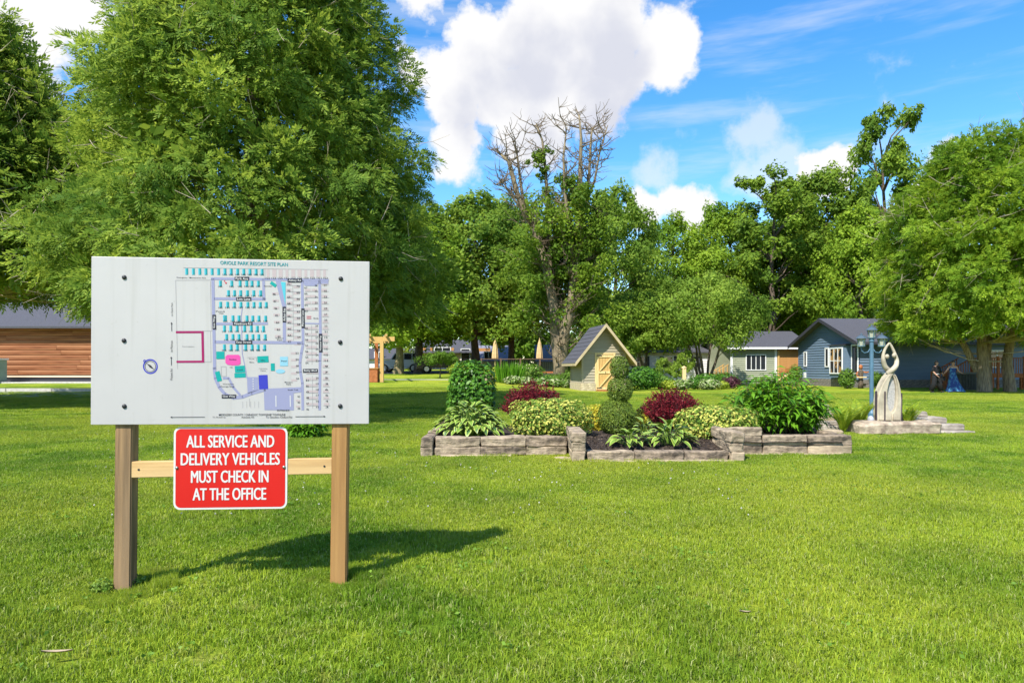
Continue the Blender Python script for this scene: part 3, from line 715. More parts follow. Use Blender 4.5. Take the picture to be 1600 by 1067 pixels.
M['hosta_dark'] = plain('hosta_blue_green', (0.06, 0.14, 0.03), (0.035, 0.09, 0.02), 0.42, 12, (1, 14, 1), 0.3, 0.004)
M['fern'] = leaf_mat('fern_leaf', (0.17, 0.28, 0.015), (0.34, 0.42, 0.03), None, 0.45)
M['stem'] = plain('stem', (0.14, 0.10, 0.06), (0.08, 0.06, 0.035), 0.9, 10)

def blob_leaves(rng, n, c, rad, size, asp=0.5, shell=0.45, lump=0.12, power=2.0, upbias=0.25, outward=0.6, flat=None):
    """leaves through a lumpy rounded body; power > 2 squares it off (clipped hedges)"""
    d = rnd_dir(rng, n)
    k = (np.abs(d) ** power).sum(1) ** (-1.0 / power)
    ph = rng.uniform(0, 6.28, 6); a = np.arctan2(d[:, 1], d[:, 0])
    lum = 1 + lump * (np.sin(a * 3 + ph[0]) * np.cos(d[:, 2] * 4 + ph[1]) * 0.6 + np.sin(a * 7 + ph[2] + d[:, 2] * 6) * 0.4)
    r = k * lum * (1 - shell * rng.random(n) ** 1.7)
    p = np.array(c) + d * r[:, None] * np.array(rad)
    nrm = unit(d * outward + rnd_dir(rng, n) * (1 - outward) + np.array([0, 0, upbias]))
    t = unit(np.cross(nrm, rnd_dir(rng, n))); b = np.cross(nrm, t)
    s = size * rng.uniform(0.65, 1.3, n)
    return leaf_quads(p, t, b, s, s * asp)

def shrub(name, label, cat, px, d, z0, w, h, dep, size, n, mat, power=2.0, asp=0.5, seed=1, lump=0.12, shell=0.5, group=None, y=None, second=None, frac=0.5, stems=5):
    rng = np.random.default_rng(seed); x = wx(px, d)
    t = thing(name, label, cat, (x, d, z0), 0, group)
    v, q = blob_leaves(rng, n, (0, 0, h * 0.52), (w / 2, dep / 2, h * 0.5), size, asp, shell, lump, power)
    mi = None; mats = [mat]
    if second is not None: mi = (rng.random(n) < frac).astype(int); mats = [mat, second]
    me = np_mesh('foliage', v, q, mi); o = link('foliage', me, mats, t)
    mb = MB(); rr = random.Random(seed)
    for i in range(stems):
        a = rr.uniform(0, 6.28); k = rr.uniform(0.2, 0.6)
        mb.tube([(0.03 * math.cos(a), 0.03 * math.sin(a), -0.05), (k * 0.2 * w * math.cos(a), k * 0.2 * dep * math.sin(a), h * 0.3), (k * 0.5 * w * math.cos(a), k * 0.5 * dep * math.sin(a), h * 0.7)], [0.014, 0.010, 0.005], 5)
    mb.build('stems', M['stem'], t); return t

shrub('evergreen_shrub', 'dark glossy upright evergreen shrub behind the big hosta', 'shrub', 737, 12.0, 0.1, 0.82, 1.22, 0.8, 0.040, 5200, M['evergreen'], power=3.2, asp=0.55, seed=11, shell=0.6)
shrub('variegated_shrub', 'clipped yellow green variegated shrub beside the big hosta', 'shrub', 860, 10.35, 0.15, 1.22, 0.60, 0.85, 0.026, 6500, M['variegated_g'], power=3.4, asp=0.6, seed=12, second=M['variegated_y'], frac=0.40)
shrub('variegated_shrub', 'clipped yellow green variegated shrub in front of the lance leaved bush', 'shrub', 1120, 10.2, 0.15, 1.20, 0.50, 0.8, 0.026, 6000, M['variegated_g'], power=3.2, asp=0.6, seed=13, second=M['variegated_y'], frac=0.38)
shrub('golden_shrub', 'small golden shrub left of the spiral topiary', 'shrub', 930, 11.3, 0.15, 0.42, 0.48, 0.4, 0.022, 1500, M['gold'], seed=14, second=M['variegated_g'], frac=0.25)
shrub('golden_shrub', 'small golden shrub right of the spiral topiary', 'shrub', 998, 11.2, 0.15, 0.36, 0.38, 0.4, 0.022, 1300, M['gold'], seed=15, second=M['variegated_g'], frac=0.3)

def barberry(label, px, d, w, h, seed):
    rng = np.random.default_rng(seed); x = wx(px, d); t = thing('barberry_shrub', label, 'shrub', (x, d, 0.12), 0, 'dark red barberry shrubs')
    ns = 520; a = rng.uniform(0, 2 * np.pi, ns); k = np.sqrt(rng.random(ns)); rim = np.sqrt(np.clip(1 - k ** 2 * 0.8, 0.05, 1))
    tip = np.stack([k * np.cos(a) * w / 2, k * np.sin(a) * w * 0.36, h * rim * rng.uniform(0.82, 1.12, ns)], 1); foot = tip * np.array([0.30, 0.30, 0.0])
    C, T = [], []
    for i in range(ns):
        s = rng.uniform(0.22, 1.0, 24); bend = np.array([0, 0, 0.10]) * np.sin(s * np.pi)[:, None]
        C.append(foot[i] + (tip[i] - foot[i]) * s[:, None] + bend + rng.normal(0, 0.012, (24, 3)))
        T.append(np.repeat((tip[i] - foot[i])[None], 24, 0))
    C = np.concatenate(C); T = unit(np.concatenate(T)); T = unit(T * 0.5 + rnd_dir(rng, len(C)) * 0.8); s = rng.uniform(0.013, 0.026, len(C))
    v, q = leaf_quads(C, T, perp(T, rng), s, s * 0.5); link('foliage', np_mesh('foliage', v, q), M['barberry'], t)
    mb = MB()
    for i in range(0, ns, 3): mb.tube([foot[i] + np.array([0, 0, -0.02]), (foot[i] + tip[i]) / 2, tip[i]], [0.005, 0.004, 0.002], 4, cap=False)
    mb.build('stems', plain('barberry_stem', (0.09, 0.03, 0.03)), t)
barberry('dark red barberry shrub behind the clipped variegated shrub, nearer the evergreen', 834, 11.9, 1.26, 0.84, 21)
barberry('dark red barberry shrub right of the spiral topiary', 1050, 11.3, 1.22, 0.74, 22)

def topiary():
    d = 10.75; x = wx(963, d); t = thing('spiral_topiary', 'dark green topiary of three stacked clipped balls', 'topiary', (x, d, 0.15))
    rng = np.random.default_rng(31)
    for cx, cz, rx, rz, n in ((0.0, 0.31, 0.29, 0.29, 6500), (0.06, 0.75, 0.205, 0.20, 3600), (0.05, 1.09, 0.15, 0.185, 2400)):
        v, q = blob_leaves(rng, n, (cx, 0, cz), (rx, rx, rz), 0.017, 0.45, 0.3, 0.07, 2.3); link('ball', np_mesh('ball', v, q), M['yew'], t)
    mb = MB(); mb.tube([(0, 0, -0.05), (0.03, 0, 0.4), (0.06, 0, 0.8), (0.05, 0, 1.1)], [0.03, 0.026, 0.02, 0.012], 8); mb.build('stem', M['stem'], t)
topiary()

def hosta_leaf_mesh(name, l, w, arch, mats, margin=True):
    mb = MB(); prof = [(0.0, 0.07), (0.14, 0.62), (0.34, 1.0), (0.58, 0.86), (0.8, 0.48), (1.0, 0.03)]
    cols = (-1, -0.66, 0, 0.66, 1); v = []
    for s, k in prof:
        y = s * l * (1 - 0.12 * arch * s); z = arch * l * (0.62 * s - 0.95 * s * s)
        for c in cols: v.append((c * w * k / 2, y, z + 0.10 * w * abs(c) * k))
    f, mi = [], []
    for i in range(len(prof) - 1):
        for j in range(4): f.append((i * 5 + j, i * 5 + j + 1, i * 5 + j + 6, i * 5 + j + 5)); mi.append(1 if (margin and j in (0, 3)) else 0)
    mb.v, mb.f, mb.m = v, f, mi
    me = mb.mesh(name, smooth=True)
    for m in mats: me.materials.append(m)
    return me
HL = [hosta_leaf_mesh('leaf', 0.20, 0.105, 0.7, [M['hosta_g'], M['hosta_c']]), hosta_leaf_mesh('leaf', 0.23, 0.09, 0.45, [M['hosta_g'], M['hosta_c']]),
      hosta_leaf_mesh('leaf', 0.17, 0.10, 0.9, [M['hosta_dark'], M['hosta_c']])]
def hosta(label, x, y, z, n, rad, h, seed, kinds=(0, 1), group='variegated hostas', sx=1.0, scale=1.0):
    t = thing('hosta_plant', label, 'hosta', (x, y, z), 0, group); rr = random.Random(seed); stem = MB()
    for i in range(n):
        k = math.sqrt((i + 0.5) / n); a = i * 2.39996 + rr.uniform(-0.3, 0.3)
        r0 = rad * k * 0.62; px_, py_ = r0 * math.cos(a) * sx, r0 * math.sin(a)
        pz = h * (1.0 - 0.72 * k ** 1.6) * rr.uniform(0.85, 1.1)
        s = rr.uniform(0.8, 1.15) * scale
        o = link('leaf', HL[rr.choice(kinds)], None, t, loc=(px_, py_, pz), scale=(s, s, s))
        o.rotation_euler = (R(rr.uniform(35, 60) * (1 - k) - rr.uniform(4, 30) * k), R(rr.uniform(-14, 14)), a - math.pi / 2 + rr.uniform(-0.3, 0.3))
        stem.tube([(0.2 * px_, 0.2 * py_, -0.02), (0.7 * px_, 0.7 * py_, pz * 0.7), (px_, py_, pz)], [0.004, 0.0035, 0.003], 4, cap=False)
    stem.build('leaf_stalks', M['hosta_g'], t); return t
hosta('large spreading variegated hosta in the front corner of the bed', wx(735, 10.35), 10.35, 0.2, 270, 0.86, 0.46, 41, kinds=(0, 1, 0, 2), sx=0.92, scale=0.84)
hosta('small yellow green hosta in the mulch near the topiary ball', wx(984, 9.55), 9.55, 0.14, 40, 0.32, 0.22, 42, kinds=(0, 1, 1), scale=0.85)
hosta('yellow green hosta in the mulch below the red barberry', wx(1046, 9.6), 9.6, 0.14, 62, 0.44, 0.30, 43, kinds=(0, 1, 1), scale=0.9)
hosta('blue green hosta tucked between topiary and barberry', wx(1008, 10.35), 10.35, 0.18, 18, 0.24, 0.24, 44, kinds=(2, 1), scale=0.8)

def lance_bush(name, label, x, y, z, w, h, dep, nst, seed, ll=0.17, mat='lance', per=17):
    rng = np.random.default_rng(seed); t = thing(name, label, 'bush', (x, y, z)); C, T, B, S = [], [], [], []; mb = MB()
    for i in range(nst):
        a = rng.uniform(0, 6.283); k = math.sqrt(rng.random()); top = h * (1 - 0.55 * k ** 2.2) * rng.uniform(0.85, 1.08)
        tip = np.array([k * math.cos(a) * w / 2, k * math.sin(a) * dep / 2, top]); foot = tip * np.array([0.45, 0.45, 0])
        if i % 2 == 0: mb.tube([foot, (foot + tip) / 2 + np.array([0, 0, 0.04]), tip], [0.008, 0.006, 0.003], 4, cap=False)
        m = per; s = np.linspace(0.30, 1.0, m); b = rng.uniform(0, 6.283) + np.arange(m) * 2.4
        base = foot + (tip - foot) * s[:, None]; el = rng.uniform(-0.55, 0.45, m)
        t_ = np.stack([np.cos(b) * np.cos(el), np.sin(b) * np.cos(el), np.sin(el)], 1); l = ll * rng.uniform(0.6, 1.05, m)
        C.append(base + t_ * (l * 0.85)[:, None]); T.append(t_); S.append(l)
    C, T, S = np.concatenate(C), np.concatenate(T), np.concatenate(S)
    up = np.tile([0, 0, 1.0], (len(C), 1)) + rng.normal(0, 0.25, (len(C), 3)); B = unit(np.cross(T, up))
    # each leaf folds along its rib and droops at the tip
    n = len(C); l = S[:, None] / 2 * 1.15; w_ = S[:, None] * 0.17; nr = np.cross(B, T)
    a0 = C - T * l; mid = C + T * l * 0.05; tip = C + T * l * 0.95 - np.array([0, 0, 1.0]) * l * 0.5
    v = np.stack([a0, mid + B * w_ + nr * w_ * 0.4, tip, mid - B * w_ + nr * w_ * 0.4, mid], 1).reshape(-1, 3)
    b = np.arange(n)[:, None] * 5; tri = np.concatenate([b + [0, 1, 4], b + [4, 1, 2], b + [0, 4, 3], b + [4, 2, 3]], 1).reshape(-1, 3)
    link('foliage', np_mesh('foliage', v, tri), M[mat], t); mb.build('stems', M['stem'], t); return t
lance_bush('leafy_bush', 'big bright green bush of drooping lance shaped leaves', wx(1216, 10.9), 10.9, 0.18, 1.66, 0.98, 1.5, 190, 51)
lance_bush('leafy_bush', 'dark leafy bush on the lawn behind the sign posts', wx(478, 12.2), 12.2, 0, 0.75, 0.42, 0.7, 60, 52, 0.15)

def fern(label, x, y, z, n, l, seed, mat='fern'):
    rng = np.random.default_rng(seed); t = thing('fern_plant', label, 'fern', (x, y, z), 0, 'ferns round the sculpture'); mb = MB()
    for i in range(n):
        a = i * 2.39996 + rng.uniform(-.3, .3); lean = rng.uniform(0.16, 0.50); L_ = l * rng.uniform(0.75, 1.08)
        dx = np.array([math.cos(a), math.sin(a), 0]); m = 20; s = np.linspace(0.05, 1, m)
        pts = dx * (L_ * (lean * s + 0.28 * s ** 3))[:, None] + np.array([0, 0, 1.0]) * (L_ * (s * 0.98 - 0.16 * s ** 3))[:, None]
        tan = unit(np.gradient(pts, axis=0)); side = np.cross(tan, dx * 0.2 + np.array([0, 0, 1.0])); side = unit(side + 1e-6)
        pw = L_ * 0.17 * np.sin(np.pi * (0.12 + 0.86 * s)) + 0.01
        C = np.concatenate([pts + side * pw[:, None] * 0.5, pts - side * pw[:, None] * 0.5]); T = unit(np.concatenate([side + tan * 0.5, -side + tan * 0.5]))
        B = unit(np.concatenate([tan, tan])); lw = np.concatenate([pw, pw])
        v, q = leaf_quads(C, T, B, lw * 0.58, np.full(len(C), L_ * 0.032)); link('frond', np_mesh('frond', v, q), M[mat], t)
        mb.tube([tuple(p) for p in pts[::4]], 0.0035, 4, cap=False)
    mb.build('frond_stalks', M['hosta_g'], t)
fern('upright yellow green fern beside the big leafy bush', wx(1318, 13.0), 13.0, 0.02, 13, 0.62, 61)
fern('upright fern between the stone ledge and the white spotlight', wx(1340, 13.3), 13.3, 0.05, 13, 0.66, 62)
fern('upright fern on the far side of the sculpture', wx(1418, 13.2), 13.2, 0.06, 12, 0.60, 63)

# ------------------------------------------------------------------ sculpture, its slab, ledges, lamp
M['cast'] = plain('cast_stone', (0.50, 0.44, 0.32), (0.29, 0.25, 0.18), 0.85, 4, None, 0.6, 0.015)
M['cast_panel'] = plain('cast_panel', (0.42, 0.40, 0.37), (0.30, 0.29, 0.27), 0.9, 30, None, 0.6, 0.01)
M['cast_dark'] = plain('dark_bronze', (0.045, 0.03, 0.04), None, 0.6)
def sculpture():
    d = 13.0; x0 = wx(1390, d); ts = thing('rock_slab', 'wide rough brown rock slab under the sculpture', 'rock', (wx(1393, 12.95), 12.95, 0))
    me = rough_box(1.52, 0.85, 0.25, 77, 0.05, 0.045, 4, 3.0); link('slab', me, M['slab'], ts, loc=(0, 0.05, 0.10))
    t = thing('sculpture', 'cream stone sculpture of two entwined figures above an oval panel', 'sculpture', (x0, d, 0.222)); t.scale = (0.88, 1, 1)
    u = d / FPX / 5.62                                # zoomed pixel -> metre
    def pt(px, py, y=0.0): return ((px - 290) * u, y, (888 - py) * u)
    def solid(name, outline, y0, y1, mat, parent, bev=0.03):
        mb = MB(); mb.prism([(p[0], p[2]) for p in (pt(*o) for o in outline)], y0, y1); me = mb.mesh(name, fix=True)
        bm = bmesh.new(); bm.from_mesh(me)
        bmesh.ops.bevel(bm, geom=[e for e in bm.edges if abs(e.verts[0].co.y - e.verts[1].co.y) < 1e-4], offset=bev, segments=3, affect='EDGES', clamp_overlap=True)
        bmesh.ops.triangulate(bm, faces=[f for f in bm.faces if len(f.verts) > 4]); bm.to_mesh(me); bm.free()
        me.polygons.foreach_set('use_smooth', [True] * len(me.polygons)); me.set_sharp_from_angle(angle=R(40)); return link(name, me, mat, parent)
    # cloak: a left and a right shell leaving an almond opening
    left = [(150, 888), (146, 790), (150, 700), (165, 625), (195, 555), (232, 500), (270, 462), (305, 458), (318, 472), (292, 500), (268, 550), (254, 610), (248, 680), (250, 740), (262, 785), (290, 812), (290, 888)]
    right = [(290, 888), (290, 812), (312, 790), (328, 750), (337, 690), (338, 620), (330, 560), (316, 510), (300, 485), (318, 462), (345, 500), (368, 555), (383, 620), (389, 700), (389, 790), (384, 888)]
    solid('cloak_shell', left, -0.10, 0.10, M['cast'], t, 0.035); solid('cloak_shell', right, -0.095, 0.095, M['cast'], t, 0.035)
    mb = MB(); n = 22; pr = [(290 + 47 * math.sin(2 * math.pi * k / n), 648 + 168 * math.cos(2 * math.pi * k / n)) for k in range(n)]
    mb.prism([(p[0], p[2]) for p in (pt(*o) for o in pr)], -0.03, 0.03); mb.build('oval_panel', M['cast_panel'], t, fix=True)
    for px, a, b, y in ((214, 622, 886, -0.102), (142, 622, 884, -0.06), (395, 640, 884, -0.05)):
        mb = MB(); mb.prism([(p[0], p[2]) for p in (pt(px - 6, b), pt(px + 4, b), pt(px + 6, a + 6), pt(px, a), pt(px - 5, a + 8))], y - 0.012, y + 0.03); mb.build('dark_fin', M['cast_dark'], t, fix=True)
    def smooth_path(ps, k=5):
        ps = [Vector(p) for p in ps]; out = []
        for i in range(len(ps) - 1):
            p0, p1, p2, p3 = ps[max(i - 1, 0)], ps[i], ps[i + 1], ps[min(i + 2, len(ps) - 1)]
            for j in range(k):
                s = j / k; out.append(0.5 * ((2 * p1) + (p2 - p0) * s + (2 * p0 - 5 * p1 + 4 * p2 - p3) * s * s + (3 * p1 - p0 - 3 * p2 + p3) * s ** 3))
        out.append(ps[-1]); return out
    for path in ([pt(262, 470, -.02), pt(296, 440, -.07), pt(338, 405, -.05), pt(362, 360, 0), pt(352, 318, 0.0), pt(333, 275, 0), pt(312, 235, 0), pt(290, 203, 0)],
                 [pt(325, 478, .02), pt(292, 440, .05), pt(252, 405, .03), pt(229, 355, 0), pt(228, 310, 0), pt(242, 265, 0), pt(264, 230, 0), pt(291, 203, 0)]):
        sp = smooth_path(path); m = len(sp); rad = [0.047 - 0.026 * (i / (m - 1)) + 0.010 * math.sin(math.pi * min(1, i / (m * 0.6))) for i in range(m)]
        mb = MB(); mb.tube(sp, rad, 12); mb.build('arched_figure', M['cast'], t, smooth=True)
    for px, py in ((260, 322), (331, 312)):
        mb = MB(); mb.lathe([(0.004, -0.047), (0.03, -0.036), (0.042, -0.012), (0.042, 0.014), (0.028, 0.038), (0.004, 0.047)], 14); mb.build('small_head', M['cast'], t, smooth=True, loc=pt(px, py, -0.02))
sculpture()

def ledges():
    def ledge(label, rows, c):
        t = thing('stone_ledge', label, 'stone ledge', c); k = 0
        for (xa, xb, ya, z0, z1, dp) in rows:
            k += 1; stone(t, (xa, ya), (xb, ya + 0.03), z0, z1, dp, 100 + k + int(abs(c[0]) * 7), mat='flag' if k % 3 else 'stone_pale', name='flagstone', amp=0.016, bev=0.02, gap=0.0)
        return t
    d = 13.0; X = lambda px, d_: wx(px, d_)
    ledge('stepped flagstone ledge on the open lawn side of the sculpture', [
        (X(1462, 12.75), X(1528, 12.75), 12.75, -0.03, 0.05, 0.35), (X(1452, 13.0), X(1510, 13.0), 13.0, 0.05, 0.155, 0.4), (X(1420, 13.0), X(1451, 13.0), 12.98, -0.02, 0.12, 0.4),
        (X(1428, 13.35), X(1482, 13.35), 13.35, 0.155, 0.26, 0.42), (X(1405, 13.6), X(1452, 13.6), 13.6, 0.26, 0.365, 0.4), (X(1405, 13.65), X(1470, 13.65), 13.75, -0.02, 0.255, 0.3)], (8.2, 13.2, 0))
    ledge('stacked flagstone ledge between the leafy bush and the ferns', [
        (X(1288, 13.4), X(1330, 13.4), 13.4, -0.02, 0.10, 0.4), (X(1272, 13.45), X(1312, 13.45), 13.45, 0.10, 0.19, 0.4), (X(1268, 13.5), X(1306, 13.5), 13.5, 0.19, 0.30, 0.4),
        (X(1262, 13.55), X(1306, 13.55), 13.55, 0.30, 0.39, 0.4), (X(1260, 13.6), X(1298, 13.6), 13.6, 0.39, 0.50, 0.4), (X(1312, 13.5), X(1352, 13.5), 13.6, 0.0, 0.20, 0.4), (X(1248, 13.5), X(1287, 13.5), 13.5, -0.02, 0.10, 0.4)], (6.3, 13.5, 0))
    me = rough_box(0.34, 0.22, 0.10, 5, 0.03, 0.02); o = link('flat_stone', me, M['stone_pale'], loc=(wx(1301, 12.75), 12.75, 0.03)); tag(o, 'small pale flat stone in the grass beside the fern', 'stone')
    # spotlight
    t = thing('garden_spotlight', 'small white garden spotlight at the foot of the sculpture', 'spotlight', (wx(1358, 12.9), 12.82, 0.215))
    mb = MB(); mb.lathe([(0.035, 0), (0.058, 0.02), (0.062, 0.08), (0.045, 0.13), (0.02, 0.15)], 14, sy=1.2); mb.build('housing', plain('grey_white_plastic', (0.36, 0.36, 0.39), (0.28, 0.28, 0.31), 0.5, 9), t, smooth=True, rot=(R(-12), 0, R(20)), scale=(0.85, 0.85, 0.8))
    mb = MB(); mb.box((0, 0, 0.0), (0.09, 0.08, 0.02)); mb.build('foot', M['black_metal'], t)
ledges()

def lamp_post():
    M['lamp_blue'] = plain('lamp_blue', (0.085, 0.17, 0.24), (0.06, 0.13, 0.19), 0.45, 5); M['lamp_glass'] = plain('lamp_glass', (0.34, 0.35, 0.26), None, 0.15)
    M['lamp_cap'] = plain('lamp_cap', (0.06, 0.09, 0.12), None, 0.45)
    d = 15.0; t = thing('lamp_post', 'blue grey garden lamp post with three lanterns', 'lamp post', (wx(1362, d), d, 0)); zt = wz(530, d)
    mb = MB(); mb.lathe([(0.075, -0.05), (0.075, 0.25), (0.055, 0.30), (0.042, 0.36), (0.042, zt - 0.06), (0.055, zt - 0.05), (0.055, zt)], 14); mb.build('pole', M['lamp_blue'], t)
    def lantern(x, z, s):
        lt = MB(); lt.lathe([(0.03, 0), (0.085, 0.02), (0.09, 0.035), (0.07, 0.04)], 6); o = lt.build('lantern', M['lamp_blue'], t, loc=(x, 0, z), scale=(s, s, s), rot=(0, 0, R(30)))
        g = MB(); g.lathe([(0.062, 0.04), (0.082, 0.20)], 6); g.build('lamp_glass', M['lamp_glass'], o)
        b = MB()
        for k in range(6):
            a = k * math.pi / 3; b.bar((0.067 * math.cos(a), 0.067 * math.sin(a), 0.04), (0.087 * math.cos(a), 0.087 * math.sin(a), 0.20), 0.008)
        b.build('glazing_bars', M['lamp_blue'], o)
        c = MB(); c.lathe([(0.125, 0.20), (0.115, 0.215), (0.06, 0.265), (0.03, 0.275), (0.03, 0.295), (0.012, 0.305), (0.012, 0.32), (0.003, 0.335)], 12); c.build('lantern_cap', M['lamp_cap'], o)
    lantern(0, zt, 0.98); lantern(-0.225, wz(543, d), 0.98); lantern(0.225, wz(543, d), 0.98)
    for s in (-1, 1):
        mb = MB(); z = wz(543, d)
        mb.tube([(s * 0.03, 0, z - 0.02), (s * 0.08, 0, z - 0.10), (s * 0.16, 0, z - 0.12), (s * 0.215, 0, z - 0.07), (s * 0.225, 0, z + 0.01)], 0.012, 8); mb.build('lamp_arm', M['lamp_blue'], t, smooth=True)
lamp_post()

# small things on the lawn
def small():
    rng = np.random.default_rng(8)
    for px, py, s, lab, rot in ((88, 1038, 0.055, 'pale curled dead leaf on the lawn near the old post', 0.5), (1164, 973, 0.03, 'small tan dead leaf lying on the open lawn', 0.2)):
        d = CAM_H * FPX / (py - HORIZ); mb = MB(); v = []
        for i in range(5):
            k = (0.15, 0.8, 1, 0.7, 0.1)[i]
            for c in (-1, 0, 1): v.append((s * (i / 2 - 1), c * s * 0.16 * k, 0.008 * abs(c) + 0.004 * (i / 2 - 1) ** 2))
        f = [(i * 3 + j, i * 3 + j + 1, i * 3 + j + 4, i * 3 + j + 3) for i in range(4) for j in range(2)]
        mb.add(v, f); o = mb.build('dead_leaf', plain('dead_leaf', (0.42, 0.33, 0.22), (0.34, 0.25, 0.17), 0.8, 20), smooth=True, loc=(wx(px, d), d, 0.05), rot=(0.1, 0.15, rot)); tag(o, lab, 'leaf')
    for px, py, lab, sd_ in ((160, 926, 'pale leafy weed on the outer side of the old post', 3), (208, 916, 'pale leafy weed on the inner side of the old post', 4)):
        d = CAM_H * FPX / (py - HORIZ); r = np.random.default_rng(sd_); n = 150; a = r.uniform(0, 6.28, n); k = np.sqrt(r.random(n)) * 0.06
        C = np.stack([k * np.cos(a), k * np.sin(a), 0.02 + r.random(n) * 0.075 * (1 - k / 0.09)], 1); T = rnd_dir(r, n); T[:, 2] = np.abs(T[:, 2]) * 0.6; T = unit(T); l = r.uniform(0.008, 0.017, n)
        v, q = leaf_quads(C, T, perp(T, r), l, l * 0.5); t = thing('weed', lab, 'weed', (wx(px, d), d, 0)); link('foliage', np_mesh('foliage', v, q), M['variegated_g'], t)
small()
def clover():
    r = np.random.default_rng(77); n = 1300; y = 2.4 + 11.5 * r.random(n) ** 0.8; x = r.uniform(-0.85, 0.85, n) * y
    keep = np.array([noise.noise(Vector((a * 0.8, b * 0.8, 4.0))) > 0.02 for a, b in zip(x, y)]) & ~((x > -1.4) & (x < 5) & (y > 8.8)); x, y = x[keep], y[keep]; m = len(x); k = 7
    a = r.uniform(0, 6.283, (m, k)); el = r.uniform(0.1, 0.6, (m, k)); T = np.stack([np.cos(a) * np.cos(el), np.sin(a) * np.cos(el), np.sin(el)], 2).reshape(-1, 3); l = r.uniform(0.006, 0.015, m * k)
    C = np.repeat(np.stack([x, y, np.full(m, 0.030)], 1), k, 0) + T * l[:, None] + r.normal(0, 0.016, (m * k, 3)) * np.array([1, 1, 0.4]); v, q = leaf_quads(C, T, perp(T, r), l, l * 0.62)
    tag(link('clover', np_mesh('clover', v, q), leaf_mat('clover_leaf', (0.09, 0.19, 0.015), (0.19, 0.32, 0.035), None, 0.3)), 'dark clover and small weeds scattered through the lawn', 'clover', kind='stuff')
    n = 260; y = 5.5 + 7.5 * r.random(n); x = r.uniform(-0.62, 0.35, n) * y; kp = ~((x > -1.4) & (x < 5) & (y > 8.8)); x, y = x[kp], y[kp]; n = len(x); d = np.tile(rnd_dir(r, 3), (n, 1)); T = unit(rnd_dir(r, n * 3)); C = np.repeat(np.stack([x, y, r.uniform(0.035, 0.055, n)], 1), 3, 0); v, q = leaf_quads(C, T, perp(T, r), 0.009, 0.008)
    tag(link('clover_flowers', np_mesh('clover_flowers', v, q), leaf_mat('clover_flower', (0.45, 0.44, 0.40), (0.6, 0.58, 0.52), None, 0.2)), 'tiny white clover flowers dotted in the lawn', 'flowers', kind='stuff')
clover()
# ------------------------------------------------------------------ buildings
def siding_mat(name, c, c2=None): return plain(name, c, c2 or tuple(v * 0.85 for v in c), 0.6, 1.2, (0.4, 0.4, 6), 0.15, 0.01)
M['shed_tan'] = siding_mat('shed_siding', (0.35, 0.305, 0.215)); M['shed_trim'] = plain('shed_trim', (0.50, 0.40, 0.24), (0.42, 0.33, 0.19), 0.6, 3)
M['pine'] = wood('raw_pine', (0.58, 0.38, 0.15), (0.42, 0.25, 0.08), c3=(0.52, 0.33, 0.12)); M['pine_pale'] = wood('pale_pine', (0.72, 0.55, 0.28), (0.60, 0.42, 0.18))
M['shed_stone'] = plain('stacked_stone', (0.58, 0.49, 0.33), (0.38, 0.31, 0.20), 0.9, 9, None, 0.7, 0.02)
M['blue_siding'] = siding_mat('blue_siding', (0.125, 0.18, 0.25), (0.11, 0.16, 0.225)); M['green_siding'] = siding_mat('green_siding', (0.32, 0.34, 0.24)); M['white_siding'] = siding_mat('white_siding', (0.66, 0.64, 0.66))
M['tan_siding'] = siding_mat('tan_siding', (0.50, 0.36, 0.22)); M['log'] = wood('log_siding', (0.27, 0.10, 0.04), (0.13, 0.042, 0.017), grain=(3, 0.35, 9), c3=(0.33, 0.15, 0.07)); M['found'] = plain('foundation_stone', (0.22, 0.20, 0.18), (0.11, 0.10, 0.09), 0.9, 5, (1, 1, 2.5), 0.6, 0.03)
M['dark_trim'] = plain('dark_trim', (0.035, 0.035, 0.045), None, 0.6); M['cedar_wood'] = wood('cedar_boards', (0.50, 0.26, 0.09), (0.34, 0.16, 0.05), grain=(0.8, 8, 8)); M['deck_wood'] = wood('deck_wood', (0.42, 0.15, 0.055), (0.26, 0.085, 0.03), grain=(3, 3, 3)); M['curtain'] = plain('curtain', (0.50, 0.30, 0.12), (0.35, 0.2, 0.08), 0.8, 6, (6, 6, 0.5))
M['umbrella'] = plain('parasol_cloth', (0.62, 0.44, 0.22), (0.50, 0.34, 0.16), 0.85, 8)

def lap(mb, xr, z0, z1, course, y=0.0, proud=0.045):
    """lapped boards on a wall in the xz plane facing -y; xr(z) gives the x range"""
    n = max(1, round((z1 - z0) / course)); c = (z1 - z0) / n
    for i in range(n):
        a, b = z0 + i * c, z0 + (i + 1) * c; xa, xb = xr(a); ya, yb = xr(b - 1e-4)
        mb.add([(xa, y - proud, a), (xb, y - proud, a), (yb, y - 0.004, b), (ya, y - 0.004, b), (xa, y, a), (xb, y, a)], [(0, 1, 2, 3), (4, 5, 1, 0)])
def on_wall(o, p0, p1):                         # wall plane local (x along p0->p1, facing left of travel reversed)
    a, b = Vector((*p0, 0)), Vector((*p1, 0)); o.location = a; o.rotation_euler = (0, 0, math.atan2(b.y - a.y, b.x - a.x))
def wall_panel(parent, p0, p1, z0, z1, mat, course=0.13, gable=None, name='siding'):
    L_ = math.hypot(p1[0] - p0[0], p1[1] - p0[1]); mb = MB(); lap(mb, lambda z: (0, L_), z0, z1, course)
    if gable: lap(mb, lambda z: (L_ / 2 * (z - z1) / (gable - z1), L_ - L_ / 2 * (z - z1) / (gable - z1)), z1, gable - 0.02, course)
    o = mb.build(name, mat, parent); on_wall(o, p0, p1); return o
